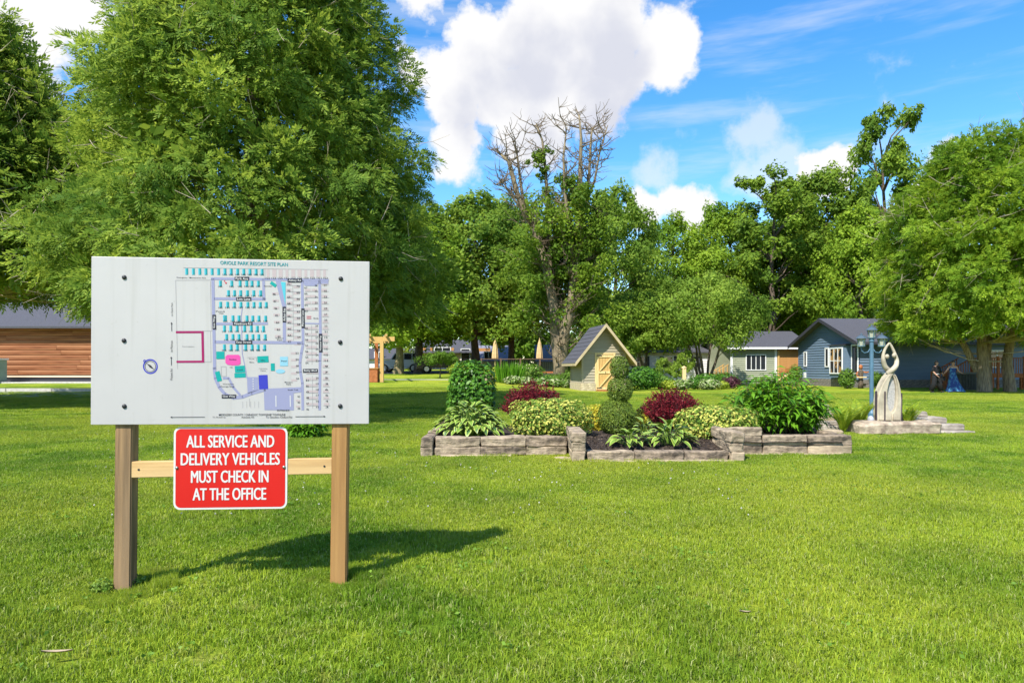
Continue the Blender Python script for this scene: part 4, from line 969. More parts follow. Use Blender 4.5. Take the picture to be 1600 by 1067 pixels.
def window(parent, p0, p1, u, z0, w, h, frame='white_paint', mullions=1, bars=0, out=0.03, name='window', fw=0.07, pane='glass', shutters=None):
    a, b = Vector((*p0, 0)), Vector((*p1, 0)); d = (b - a).normalized(); n = Vector((d.y, -d.x, 0))
    mb = MB()
    for x0, x1, q0, q1 in ((-w / 2 - fw, -w / 2, -fw, h + fw), (w / 2, w / 2 + fw, -fw, h + fw), (-w / 2, w / 2, -fw, 0), (-w / 2, w / 2, h, h + fw)): mb.box2((x0, -0.03, q0), (x1, 0.03, q1))
    o = mb.build(name, M[frame], parent); c = a + d * u + n * out; o.location = (c.x, c.y, z0); o.rotation_euler = (0, 0, math.atan2(d.y, d.x))
    mb = MB(); mb.box2((-w / 2, -0.005, 0), (w / 2, 0.012, h)); mb.build('pane', M[pane], o)
    if mullions or bars:
        mb = MB()
        for k in range(mullions): x = -w / 2 + w * (k + 1) / (mullions + 1); mb.box2((x - 0.025, -0.025, 0), (x + 0.025, -0.006, h))
        for k in range(bars): z = h * (k + 1) / (bars + 1); mb.box2((-w / 2, -0.022, z - 0.02), (w / 2, -0.007, z + 0.02))
        mb.build('mullion', M[frame], o)
    if shutters:
        for s in (-1, 1):
            mb = MB(); x = s * (w / 2 + fw + 0.19); mb.box2((x - 0.16, -0.02, -0.03), (x + 0.16, 0.02, h + 0.03)); mb.build('shutter', M[shutters], o)
    return o
def gable_roof(parent, L_, D, ze, zr, oh, mat, th=0.10, name='roof', x0=0.0):   # ridge along local x
    mb = MB(); yc = D / 2; sl = (zr - ze) / (D / 2); zo = ze - oh * sl; a, b = x0 - oh, x0 + L_ + oh
    for s in (-1, 1):
        ya = yc + s * (D / 2 + oh)
        v = [(a, ya, zo), (b, ya, zo), (b, yc, zr), (a, yc, zr)]; v += [(x, y, z + th) for x, y, z in v]
        mb.add(v, [(0, 1, 2, 3), (4, 7, 6, 5), (0, 4, 5, 1), (1, 5, 6, 2), (2, 6, 7, 3), (3, 7, 4, 0)] )
    return mb.build(name, mat, parent, fix=True)

def shed():
    d = 36.4; ox = wx(909, d); t = thing('garden_shed', 'small tan garden shed with steep dark roof and raw pine door', 'shed', (ox, d, 0), R(8))
    W, D, E, P, sb = 2.38, 2.5, 2.05, 3.54, 0.46
    def boards(p0, p1, z0, z1, gable=None, name='siding_board'):
        L_ = math.hypot(p1[0] - p0[0], p1[1] - p0[1]); c = 0.155; z = z0
        while z < (gable or z1) - 0.03:
            b = min(z + c, gable or z1)
            r = (lambda q: (0, L_)) if not gable else (lambda q: (max(0, L_ / 2 * (q - z1) / (gable - z1)), L_ - max(0, L_ / 2 * (q - z1) / (gable - z1))))
            mb = MB(); (xa, xb), (ya, yb) = r(z), r(b)
            mb.add([(xa, -0.05, z), (xb, -0.05, z), (yb, -0.006, b), (ya, -0.006, b), (xa, 0.004, z), (xb, 0.004, z), (yb, 0.004, b), (ya, 0.004, b)], [(0, 1, 2, 3), (0, 4, 5, 1), (4, 7, 6, 5), (0, 3, 7, 4), (1, 5, 6, 2), (3, 2, 6, 7)])
            o = mb.build(name, M['shed_tan'], t); on_wall(o, p0, p1); z = b
    boards((0, 0), (W, 0), sb, E, P); boards((0, D), (0, 0), sb, E); boards((W, 0), (W, D), sb, E); boards((W, D), (0, D), sb, E, P)
    # inner carcass, stone base blocks, corner boards
    mb = MB(); mb.prism([(0.01, 0.0), (W - 0.01, 0.0), (W - 0.01, E), (W / 2, P - 0.02), (0.01, E)], 0.01, D - 0.01); mb.build('carcass', M['shed_tan'], t, fix=True)
    rr = random.Random(4); k = 0
    for p0, p1 in (((-0.04, -0.09), (0.74, -0.09)), ((1.78, -0.09), (W + 0.04, -0.09)), ((-0.06, D), (-0.06, -0.05)), ((W + 0.06, -0.05), (W + 0.06, D))):
        L_ = math.hypot(p1[0] - p0[0], p1[1] - p0[1]); dx, dy = (p1[0] - p0[0]) / L_, (p1[1] - p0[1]) / L_
        for c in range(4):
            u = 0.0
            while u < L_ - 0.02:
                l = min(L_ - u, rr.uniform(0.25, 0.5)); l = L_ - u if L_ - u - l < 0.12 else l
                mb = MB(); mb.box((0, 0, 0), (l - 0.012, 0.09 + rr.uniform(0, 0.025), 0.108)); k += 1
                o = mb.build('stone', M['shed_stone'], t, loc=(p0[0] + dx * (u + l / 2) + 0.04 * -dy, p0[1] + dy * (u + l / 2) + 0.04 * dx, 0.057 + c * 0.114)); o.rotation_euler = (0, 0, math.atan2(dy, dx)); u += l
    for x, y in ((0.03, -0.02), (W - 0.03, -0.02), (-0.02, D - 0.05)):
        mb = MB(); mb.box((0, 0, 0), (0.10, 0.06, E - sb)); mb.build('corner_board', M['shed_tan'], t, loc=(x, y - 0.02, (E + sb) / 2))
    # belt under the gable
    mb = MB(); mb.box((0, 0, 0), (W, 0.05, 0.09)); mb.build('belt_board', M['shed_tan'], t, loc=(W / 2, -0.035, E + 0.03))
    # roof: slabs with courses of shingles, rake and fascia boards
    oh = 0.46; sl = (P - E) / (W / 2); F = 0.55
    for s in (-1, 1):
        n = 9; x_e, z_e = W / 2 + s * (W / 2 + oh), E - oh * sl; xr, zr = W / 2, P
        for i in range(n):
            a, b = i / n, (i + 1.12) / n; b = min(b, 1.0)
            xa, za, xb, zb = x_e + (xr - x_e) * a, z_e + (zr - z_e) * a, x_e + (xr - x_e) * b, z_e + (zr - z_e) * b
            nx, nz = s * sl / math.hypot(1, sl), 1 / math.hypot(1, sl)
            o0, o1 = 0.065, 0.045
            mb = MB(); v = [(xa + nx * o0, -F, za + nz * o0), (xa + nx * o0, D + 0.3, za + nz * o0), (xb + nx * o1, D + 0.3, zb + nz * o1), (xb + nx * o1, -F, zb + nz * o1)]
            v += [(xa + nx * 0.03, -F, za + nz * 0.03), (xa + nx * 0.03, D + 0.3, za + nz * 0.03), (xb + nx * 0.03, D + 0.3, zb + nz * 0.03), (xb + nx * 0.03, -F, zb + nz * 0.03)]
            mb.add(v, [(0, 1, 2, 3), (0, 4, 5, 1), (4, 7, 6, 5), (0, 3, 7, 4), (1, 5, 6, 2), (3, 2, 6, 7)]); mb.build('shingle_course', M['shingle'], t, fix=True)
        mb = MB(); mb.add([(x_e, -F + .02, z_e), (x_e, D + .28, z_e), (xr, D + .28, zr), (xr, -F + .02, zr), (x_e, -F + .02, z_e + .028), (x_e, D + .28, z_e + .028), (xr, D + .28, zr + .028), (xr, -F + .02, zr + .028)],
                          [(0, 1, 2, 3), (4, 7, 6, 5), (0, 4, 5, 1), (1, 5, 6, 2), (2, 6, 7, 3), (3, 7, 4, 0)]); mb.build('roof_deck', M['shed_trim'], t, fix=True)
        ex = 0.02 * s
        mb = MB(); mb.prism([(x_e + ex, z_e - 0.12), (x_e + ex, z_e + 0.07), (xr, zr + 0.075), (xr, zr - 0.13)], -F - 0.035, -F); mb.build('rake_board', M['shed_trim'], t, fix=True)
        mb = MB(); mb.box((x_e + s * 0.018, (D + 0.3 - F) / 2, z_e - 0.02), (0.03, D + 0.3 + F - 0.02, 0.17)); mb.build('fascia_board', M['shed_trim'], t)
    # door
    dz, dw, dh = 0.10, 0.92, 1.86; dr = MB()
    for k in range(5):
        pass
    do = thing('door', None, None, (0, 0, 0)); do.parent = t; do.location = (1.27, -0.06, dz)
    for k in range(6):
        mb = MB(); mb.box((0, 0, 0), (dw / 6 - 0.006, 0.03, dh)); mb.build('plank', M['pine'], do, loc=(-dw / 2 + dw / 6 * (k + 0.5), 0, dh / 2))
    for z in (0.07, dh / 2, dh - 0.07):
        mb = MB(); mb.box((0, 0, 0), (dw, 0.03, 0.13)); mb.build('cross_batten', M['pine_pale'], do, loc=(0, -0.0315, z))
    for x in (-dw / 2 + 0.05, dw / 2 - 0.05):
        for z in (0.07 + (dh / 2 - 0.07) / 2, dh / 2 + (dh / 2 - 0.07) / 2):
            mb = MB(); mb.box((0, 0, 0), (0.10, 0.028, dh / 2 - 0.07 - 0.134)); mb.build('stile', M['pine_pale'], do, loc=(x, -0.0315, z))
    for z0, z1 in ((0.14, dh / 2 - 0.07), (dh / 2 + 0.07, dh - 0.14)):
        mb = MB(); mb.bar((-dw / 2 + 0.14, -0.0325, z0), (dw / 2 - 0.14, -0.0325, z1), 0.10, 0.026); mb.build('brace', M['pine_pale'], do)
    for z in (0.09, dh - 0.05):
        mb = MB(); mb.box((0, 0, 0), (0.30, 0.012, 0.045)); mb.build('strap_hinge', M['black_metal'], do, loc=(-dw / 2 + 0.13, -0.054, z))
    mb = MB(); mb.lathe([(0.025, 0), (0.025, 0.02), (0.008, 0.04)], 10); mb.build('handle', M['black_metal'], do, loc=(0.0, -0.047, dh / 2), rot=(R(90), 0, 0))
    for x in (-dw / 2 - 0.05, dw / 2 + 0.05):
        mb = MB(); mb.box((0, 0, 0), (0.09, 0.06, dh + 0.06)); mb.build('door_jamb', M['pine_pale'], t, loc=(1.27 + x, -0.045, dz + dh / 2))
    mb = MB(); mb.box((0, 0, 0), (dw + 0.2, 0.062, 0.08)); mb.build('door_lintel', M['pine_pale'], t, loc=(1.27, -0.046, dz + dh + 0.07))
    mb = MB(); mb.box((0, 0, 0), (dw + 0.06, 0.2, 0.09)); mb.build('threshold', M['deck_wood'], t, loc=(1.27, -0.08, 0.045))
shed()

def blue_house():
    C = (22.2, 43.6); t = thing('blue_house', 'navy blue clapboard house with dark gable roof and stone footing', 'house', (C[0], C[1], 0), R(4))
    L_, D, E, P, F = 22.0, 8.0, 3.05, 4.62, 0.52
    mb = MB(); mb.box2((0.05, 0.05, -0.1), (L_ - .05, D - .05, F - 0.006)); mb.build('foundation', M['found'], t)
    rr = random.Random(2)
    for p0, p1, n in (((0, D), (0, 0), 17), ((0, 0), (L_, 0), 44)):
        Lw = math.hypot(p1[0] - p0[0], p1[1] - p0[1]); dx, dy = (p1[0] - p0[0]) / Lw, (p1[1] - p0[1]) / Lw
        for c in range(2):
            for k in range(n):
                l = Lw / n; u = (k + 0.5 + 0.4 * (c - .5)) * l
                if u - l / 2 < 0 or u + l / 2 > Lw: continue
                mb = MB(); mb.box((0, 0, 0), (l - 0.025, 0.11 + rr.uniform(0, 0.03), 0.235)); o = mb.build('foundation_block', M['found'], t, loc=(p0[0] + dx * u, p0[1] + dy * u, 0.13 + 0.26 * c), rot=(0, 0, math.atan2(dy, dx)))
    B = M['blue_siding']
    mb = MB(); mb.prism([(0.04, F), (D - .04, F), (D - .04, E), (D / 2, P - 0.03), (0.04, E)], 0.04, L_ - 0.04); o = mb.build('wall_core', M['dark_trim'], t, fix=True); o.rotation_euler = (0, 0, R(90)); o.location = (L_, 0, 0)
    G0, G1 = (0, D), (0, 0)
    wall_panel(t, G0, G1, F, E, B, 0.18, P); wall_panel(t, (0, 0), (L_, 0), F, E, B, 0.18)
    gable_roof(t, L_, D, E, P, 0.55, M['shingle'], 0.10)
    for s in (0, 1):                              # barge boards
        ya, yb = (-.55, D / 2) if s == 0 else (D + .55, D / 2); za = E - .55 * (P - E) / (D / 2)
        mb = MB(); mb.add([(-.585, ya, za - .12), (-.585, ya, za + .11), (-.585, yb, P + .11), (-.585, yb, P - .12), (-.552, ya, za - .12), (-.552, ya, za + .11), (-.552, yb, P + .11), (-.552, yb, P - .12)],
                          [(0, 1, 2, 3), (4, 7, 6, 5), (0, 4, 5, 1), (1, 5, 6, 2), (2, 6, 7, 3), (3, 7, 4, 0)]); mb.build('barge_board', M['dark_trim'], t, fix=True)
    mb = MB(); mb.box2((-.5, -.60, E - .32), (L_ + .5, -.55, E - .20)); mb.build('gutter', M['dark_trim'], t)
    # windows on the gable end (u runs from the back corner to the front corner)
    window(t, G0, G1, 1.15, 1.45, 0.28, 0.95, mullions=0, out=0.055); window(t, G0, G1, 4.15, 1.40, 0.34, 1.2, mullions=0, out=0.055)
    window(t, G0, G1, 7.55, 0.95, 0.62, 1.75, mullions=0, bars=0, out=0.055)
    # box bay
    bay = MB(); bay.box2((-0.42, 1.05, F + 0.12), (-0.02, 2.85, 2.75)); bay.build('bay', B, t)
    b0, b1 = (-0.42, 2.85), (-0.42, 1.05)
    window(t, b0, b1, 0.92, 0.95, 1.42, 1.6, mullions=2, bars=1, out=0.055, pane='curtain_pane')
    mb = MB(); mb.box2((-.50, .95, 2.75), (-.02, 2.95, 2.83)); mb.build('bay_cap', M['dark_trim'], t)
    for u in (9.2, 14.0): window(t, (0, 0), (L_, 0), u, 1.35, 1.3, 1.0, mullions=1, out=0.055)
    mb = MB(); mb.box((0, 0, 0), (0.05, 0.3, 0.38)); mb.build('meter_box', M['white_paint'], t, loc=(-0.06, 6.9, 0.75))
def curtain_glass():
    m, nt, p = new_mat('curtained_glass'); p.inputs['Roughness'].default_value = 0.08; p.inputs['Specular IOR Level'].default_value = 0.8
    n = tex_noise(nt, 2.2, 2, (1, 1, 0.6)); nt.links.new(mix_rgb(nt, rampv(nt, n, 0.48, 0.52), (0.03, 0.03, 0.03), (0.34, 0.19, 0.07)), p.inputs['Base Color']); M['curtain_pane'] = m
curtain_glass(); blue_house()

def deck():
    t = thing('entry_deck', 'reddish wood entry deck and stairs behind the cedar trunks', 'deck', (27.2, 40.4, 0)); w = M['deck_wood']
    for k in range(22): mb = MB(); mb.box((0, 0, 0), (0.135, 2.6, 0.035)); mb.build('deck_board', w, t, loc=(0.07 + 0.142 * k, 1.3, 0.93))
    for x in (0.1, 3.0):
        for y in (0.1, 2.5): mb = MB(); mb.box((0, 0, 0), (0.12, 0.12, 0.9)); mb.build('deck_post', w, t, loc=(x, y, 0.455))
    mb = MB(); mb.box2((0, -0.02, 0.70), (3.15, 0.02, 0.91)); mb.build('rim_joist', w, t)
    for k in range(5):
        mb = MB(); mb.box((0, 0, 0), (0.32, 1.2, 0.05)); mb.build('stair_tread', w, t, loc=(-0.16 - 0.30 * k, 0.65, 0.76 - 0.165 * k))
        mb = MB(); mb.box((0, 0, 0), (0.03, 1.2, 0.12)); mb.build('stair_riser', w, t, loc=(-0.02 - 0.30 * k, 0.65, 0.84 - 0.165 * k - 0.165))
    for y in (0.02, 1.28):
        mb = MB(); mb.bar((0.05, y, 1.86), (-1.55, y, 0.98), 0.09, 0.05); mb.build('stair_rail', w, t); mb = MB(); mb.bar((0.05, y, 0.86), (-1.55, y, -0.0), 0.24, 0.045); mb.build('stringer', w, t)
        for k in range(11): x = -0.05 - 0.142 * k; mb = MB(); mb.box2((x - .018, y - .018, 0.95 + x * 0.55), (x + .018, y + .018, 1.82 + x * 0.55)); mb.build('baluster', w, t)
        mb = MB(); mb.box2((-1.62, y - .05, 0), (-1.51, y + .05, 1.08)); mb.build('newel_post', w, t)
    mb = MB(); mb.box2((0.0, -0.04, 1.82), (3.15, 0.05, 1.87)); mb.build('hand_rail', w, t)
    for k in range(22): x = 0.08 + 0.142 * k; mb = MB(); mb.box2((x - .018, -0.018, 0.95), (x + .018, 0.018, 1.82)); mb.build('baluster', w, t)
    for x in (0.05, 1.55, 3.1): mb = MB(); mb.box2((x - .05, -0.05, 0.0), (x + .05, 0.05, 1.95)); mb.build('newel_post', w, t)
    b = thing('storage_box', 'dark grey storage box beside the wooden stairs', 'box', (wx(1508, 39.3), 39.3, 0)); m = plain('dark_plastic', (0.05, 0.055, 0.05), (0.03, 0.035, 0.03), 0.6, 4)
    mb = MB(); mb.box2((-.42, -.35, 0), (.42, .35, 0.92)); mb.build('body', m, b); mb = MB(); mb.box2((-.47, -.4, 0.925), (.47, .4, 1.02)); mb.build('lid', plain('grey_lid', (0.14, 0.15, 0.15)), b)
    for k in range(5): mb = MB(); mb.box2((-.36 + .16 * k, -.375, .06), (-.28 + .16 * k, -.352, .86)); mb.build('rib', m, b)
deck()

def far_houses():
    # green house with a boarded porch, left of the blue house
    d = 55.0; x0, x1 = wx(1142, d), wx(1212, d); L_ = x1 - x0
    t = thing('green_house', 'olive sided house with white trim and a cedar boarded porch', 'house', (x0, d, 0)); E, P, D = 3.0, 4.35, 8.0
    mb = MB(); mb.prism([(0.04, 0), (D - .04, 0), (D - .04, E), (D / 2, P - .05), (0.04, E)], 0.04, 6.1); o = mb.build('wall_core', M['green_siding'], t, fix=True); o.rotation_euler = (0, 0, R(90)); o.location = (6.1, 0, 0)
    wall_panel(t, (0, 0), (L_, 0), 0.25, E, M['green_siding'], 0.16); window(t, (0, 0), (L_, 0), 2.0, 1.15, 1.5, 1.15, mullions=3, out=0.055)
    for x in (0.05, L_): mb = MB(); mb.box2((x - .09, -.06, 0.1), (x + .09, .02, E)); mb.build('corner_board', M['white_paint'], t)
    px0, px1 = L_ + 0.2, wx(1248, d) - x0
    for k in range(12): mb = MB(); mb.box((0, 0, 0), (px1 - px0, 0.03, 0.15)); mb.build('porch_board', M['cedar_wood'], t, loc=((px0 + px1) / 2, -0.02, 0.95 + 0.158 * k))
    for x in (px0, px1): mb = MB(); mb.box((0, 0, 0), (0.14, 0.14, 2.7)); mb.build('porch_post', M['pine'], t, loc=(x, -0.05, 1.35))
    for x in (px0 + 0.75, px0 + 1.35): mb = MB(); mb.box((0, 0, 0), (0.4, 0.06, 0.42)); mb.build('porch_chair_back', M['deck_wood'], t, loc=(x, -0.15, 1.05))
    mb = MB(); mb.box((0, 0, 0), (px1 - px0, 0.09, 0.10)); mb.build('porch_rail', M['deck_wood'], t, loc=((px0 + px1) / 2, -0.25, 0.95))
    for k in range(7): mb = MB(); mb.box((0, 0, 0), (0.05, 0.05, 0.8)); mb.build('baluster', M['deck_wood'], t, loc=(px0 + 0.1 + (px1 - px0 - .2) * k / 6, -0.25, 0.5))
    for y in (-0.5, -0.35): mb = MB(); mb.bar((px0 + 0.9, y - .3, 0.95), (px0 - 0.6, y - .3, 0.15), 0.08, 0.06); mb.build('stair_rail', M['pine_pale'], t)
    gable_roof(t, 6.1, D, E, P, 0.45, M['shingle'], 0.10); mb = MB(); mb.box2((-.45, -.50, E - .22), (6.5, -.455, E - .06)); mb.build('gutter', M['white_paint'], t)
    # white house half hidden by small trees
    d = 61.0; x0, x1 = wx(985, d), wx(1142, d); L_ = x1 - x0; E, P = 2.75, 3.9
    t = thing('white_house', 'long white sided bungalow with dark shutters behind small trees', 'house', (x0, d, 0))
    mb = MB(); mb.box2((0.04, 0.04, 0), (L_ - .04, 7, E)); mb.build('wall_core', M['white_siding'], t); wall_panel(t, (0, 0), (L_, 0), 0.55, E, M['white_siding'], 0.16)
    mb = MB(); mb.box2((0, -.03, 0), (L_, 0.03, 0.545)); mb.build('skirting', M['white_paint'], t)
    for u in (0.9, 3.4, 5.6, 8.0): window(t, (0, 0), (L_, 0), u, 1.35, 0.75, 0.95, mullions=0, bars=1, out=0.055, shutters='dark_trim')
    gable_roof(t, L_, 7, E, P, 0.4, M['shingle'], 0.1)
    t2 = thing('timber_steps', 'orange timber porch steps between the white and green houses', 'steps', (wx(1128, 56), 56.2, 0))
    for k in range(4): mb = MB(); mb.box((0, 0, 0), (0.3, 1.2, 0.05)); mb.build('stair_tread', M['pine'], t2, loc=(0.3 * k - .6, 0, 0.2 + 0.2 * k))
    for y in (-.6, .6):
        mb = MB(); mb.bar((-.9, y, 0.75), (0.7, y, 1.75), 0.09, 0.05); mb.build('stair_rail', M['pine'], t2); mb = MB(); mb.bar((-.9, y, 0.05), (0.7, y, 1.0), 0.2, 0.05); mb.build('stringer', M['pine'], t2)
        for k in range(6): x = -.8 + .28 * k; mb = MB(); mb.box2((x - .03, y - .03, 0.15 + (x + .9) * .6), (x + .03, y + .03, 0.8 + (x + .9) * .62)); mb.build('baluster', M['pine'], t2)
    # tan house behind the black car
    d = 74.0; z = gz(-6, d); x0, x1 = wx(656, d), wx(742, d); L_ = x1 - x0; E = wz(549, d) - z
    t = thing('tan_house', 'tan bungalow with patio door and timber porch screen behind the black car', 'house', (x0, d, z)); P = E + 1.3
    mb = MB(); mb.box2((0.04, 0.04, 0), (L_ - .04, 7, E)); mb.build('wall_core', M['tan_siding'], t); wall_panel(t, (0, 0), (L_, 0), 0.2, E, M['tan_siding'], 0.2)
    window(t, (0, 0), (L_, 0), 2.45, 0.35, 1.7, 2.0, mullions=1, out=0.055, name='patio_door'); window(t, (0, 0), (L_, 0), 4.95, 0.9, 0.9, 1.3, mullions=0, out=0.055)
    for x in (0.5, 1.25, 3.55): mb = MB(); mb.box((0, 0, 0), (0.28, 0.03, 2.1)); mb.build('shutter', M['cedar_wood'], t, loc=(x, -.05, 1.3))
    for k in range(6): mb = MB(); mb.box((0, 0, 0), (0.26, 0.04, 2.2)); mb.build('porch_screen_board', M['cedar_wood'], t, loc=(L_ + 0.2 + 0.27 * k, -.3, 1.2))
    gable_roof(t, L_, 7, E, P, 0.5, M['shingle'], 0.1)
    # pale house far left of the cars, blue-grey roofed house right of the tan one
    for nm, lab, pa, pb, d, ey, mt, rm, ph in (('pale_house', 'small pale sided house behind the white vehicle', 572, 622, 76, 560, 'white_siding', 'shingle', 1.1), ('lilac_house', 'little lilac grey house between the two trunks', 640, 650, 82, 556, 'white_siding', 'shingle', 0.9),
                                               ('grey_roof_house', 'low house with a pale slate roof behind the deck', 746, 790, 72, 562, 'tan_siding', 'slate', 1.5), ('dark_roof_house', 'house with a grey roof behind the dead tree', 842, 872, 70, 563, 'green_siding', 'slate', 1.6)):
        x0, x1 = wx(pa, d), wx(pb, d); z = gz((x0 + x1) / 2, d); L_ = x1 - x0; E = wz(ey, d) - z
        t = thing(nm, lab, 'house', (x0, d, z)); mb = MB(); mb.box2((0.03, 0.03, 0), (L_ - .03, 6, E)); mb.build('wall_core', M[mt], t); wall_panel(t, (0, 0), (L_, 0), 0.1, E, M[mt], 0.2)
        if L_ > 2: window(t, (0, 0), (L_, 0), L_ * 0.4, 1.0, 0.9, 0.9, mullions=1, out=0.055)
        gable_roof(t, L_, 6, E, E + ph, 0.35, M[rm], 0.1)
M['slate'] = plain('slate_roof', (0.20, 0.21, 0.27), (0.14, 0.145, 0.19), 0.85, 12, (1, 3, 3), 0.4, 0.02)
far_houses()

def log_building():
    d = 40.0; x0, x1 = -40.0, -14.5; z = gz(-28, d); t = thing('log_building', 'long red brown log sided building at the edge of the lawn', 'building', (x0, d, z)); L_ = x1 - x0
    mb = MB(); mb.box2((0.1, 0.12, 0.0), (L_ - .1, 9, 3.3)); mb.build('wall_core', M['dark_trim'], t)
    rr = random.Random(6)
    for k in range(10):
        u = 0.0; z0 = 0.42 + 0.29 * k
        while u < L_:
            l = min(L_ - u, rr.uniform(3.5, 6.0)); mb = MB(); mb.prism([(0.0, -0.14), (0.03, -0.145), (0.055, -0.10), (0.062, 0), (0.055, 0.10), (0.03, 0.142), (0.0, 0.14)], 0, l - 0.012); mb.build('log_plank', M['log'], t, fix=True, loc=(u + l - 0.012, 0.06, z0 + 0.145), rot=(0, 0, R(90)), scale=(-1, 1, 1)); u += l
    mb = MB(); mb.box2((0, -.14, 0.30), (L_, -0.02, 0.40)); mb.build('base_trim', plain('cream_trim', (0.62, 0.50, 0.36), None, 0.6), t); mb = MB(); mb.box2((0, -.05, 0.0), (L_, 0.1, 0.29)); mb.build('plinth', M['dark_trim'], t)
    mb = MB(); mb.box2((0, -1.6, -0.03), (L_, -0.1, 0.05)); mb.build('apron_slab', M['concrete'], t)
    gable_roof(t, L_, 9, 3.35, 5.0, 0.6, M['shingle'], 0.12)
    u = thing('utility_box', 'green utility box standing before the log building', 'utility box', (-29.35, 38.6, gz(-29.3, 38.6))); m = plain('utility_green', (0.22, 0.36, 0.30), (0.18, 0.30, 0.25), 0.5, 3)
    mb = MB(); mb.box2((-.5, -.4, 0.12), (.5, .4, 1.32)); mb.build('cabinet', m, u); mb = MB(); mb.box2((-.56, -.46, 1.325), (.56, .46, 1.42)); mb.build('lid', M['white_paint'], u); mb = MB(); mb.box2((-.55, -.45, 0), (.55, .45, .118)); mb.build('pad', M['concrete'], u)
    mb = MB(); mb.box2((-.45, -.425, .2), (.45, -.402, 1.25)); mb.build('door', m, u)
log_building()

def pergola():
    z = gz(-8, 40.5); t = thing('wooden_pergola', 'orange brown wooden pergola partly hidden by the sign board', 'pergola', (-7.62, 40.0, z)); w = M['pine']
    for x, y in ((0, 0), (-0.95, 3.2), (-4.0, 0), (-4.9, 3.2)): mb = MB(); mb.box((0, 0, 0), (0.2, 0.2, 2.4)); mb.build('post', w if y == 0 else M['deck_wood'], t, loc=(x, y, 1.2))
    for y in (0, 3.2): mb = MB(); mb.box((0, 0, 0), (5.4, 0.14, 0.26)); mb.build('beam', w, t, loc=(-1.95 - (0.9 if y else 0), y, 2.53))
    for k in range(6): mb = MB(); mb.bar((0.35 - 0.95 * k, -0.45, 2.74), (-0.6 - 0.95 * k, 3.7, 2.74), 0.09, 0.15); mb.build('rafter', w, t)
    p = thing('planter_box', 'brown wooden planter box beside the pergola post', 'planter', (-8.12, 40.1, z)); mb = MB(); mb.box2((-.28, -.35, 0), (.28, .35, .78)); mb.build('box', M['deck_wood'], p); mb = MB(); mb.box2((-.32, -.39, .78), (.32, .39, .84)); mb.build('rim', M['cedar_wood'], p)
pergola()

def patio():
    M['bench_brown'] = plain('dark_brown_wood', (0.16, 0.09, 0.055), (0.10, 0.06, 0.04), 0.7, 6)
    d = 56.0; z = 0.55; x0, x1 = wx(752, d), wx(905, d); t = thing('raised_deck', 'raised patio deck with black baluster railing', 'deck', (x0, d, z)); L_ = x1 - x0
    mb = MB(); mb.box2((0, 0, 0.3), (L_, 6, 0.42)); mb.build('deck_floor', M['deck_wood'], t); mb = MB(); mb.box2((0, 0.05, -0.3), (L_, 0.15, 0.296)); mb.build('deck_skirt', M['dark_trim'], t)
    mb = MB(); mb.box2((0, -.05, 1.43), (L_, .05, 1.49)); mb.build('hand_rail', M['bench_brown'], t); mb = MB(); mb.box2((0, -.025, 0.5), (L_, .025, 0.55)); mb.build('bottom_rail', M['black_metal'], t)
    for k in range(int(L_ / 0.16)): x = 0.08 + 0.16 * k; mb = MB(); mb.box2((x - .015, -.015, .555), (x + .015, .015, 1.415)); mb.build('baluster', M['black_metal'], t)
    for k in range(6): x = L_ * k / 5; mb = MB(); mb.box2((x - .06, -.065, .0), (x + .06, .055, 1.53)); mb.build('post', M['bench_brown'], t)
    for px, lab in ((773.5, 'closed tan patio parasol on the deck, farther from the dead tree'), (843, 'closed tan patio parasol on the deck, next to the dead tree')):
        u = thing('patio_parasol', lab, 'parasol', (wx(px, d + .9), d + 0.9, z + 0.42), 0, 'closed tan parasols'); mb = MB(); mb.tube([(0, 0, 0), (0, 0, 2.72)], 0.025, 8); mb.build('pole', M['pine_pale'], u)
        mb = MB(); mb.lathe([(0.25, 0), (0.25, 0.06), (0.05, 0.08)], 16); mb.build('base', M['black_metal'], u)
        mb = MB(); n = 16; b = 0
        pr = [(0.17, 1.02), (0.25, 1.12), (0.235, 1.45), (0.19, 1.9), (0.12, 2.35), (0.03, 2.68)]
        v = [(r * (1 + 0.18 * (j % 2)) * math.cos(2 * math.pi * j / n), r * (1 + 0.18 * (j % 2)) * math.sin(2 * math.pi * j / n), zz) for r, zz in pr for j in range(n)]
        f = [(i * n + j, i * n + (j + 1) % n, (i + 1) * n + (j + 1) % n, (i + 1) * n + j) for i in range(len(pr) - 1) for j in range(n)]
        mb.add(v, f); mb.build('canopy', M['umbrella'], u); mb = MB(); mb.lathe([(0.03, 2.70), (0.035, 2.74), (0.01, 2.82)], 8); mb.build('finial', M['pine_pale'], u)
    b = thing('garden_bench', 'dark plank bench in front of the dead tree trunk', 'bench', (wx(858, 45.5), 45.5, gz(2.5, 45.5))); w = M['dark_trim']
    for k in range(3): mb = MB(); mb.box((0, 0, 0), (1.9, 0.14, 0.05)); mb.build('seat_plank', plain('bench_plank', (0.14, 0.11, 0.08), (0.08, 0.06, 0.05), 0.8, 6), b, loc=(0, 0.15 * (k - 1), 0.72))
    for x in (-.8, .8):
        for y in (-.15, .15): mb = MB(); mb.box((0, 0, 0), (0.09, 0.09, 0.69)); mb.build('leg', w, b, loc=(x, y, 0.345))
patio()

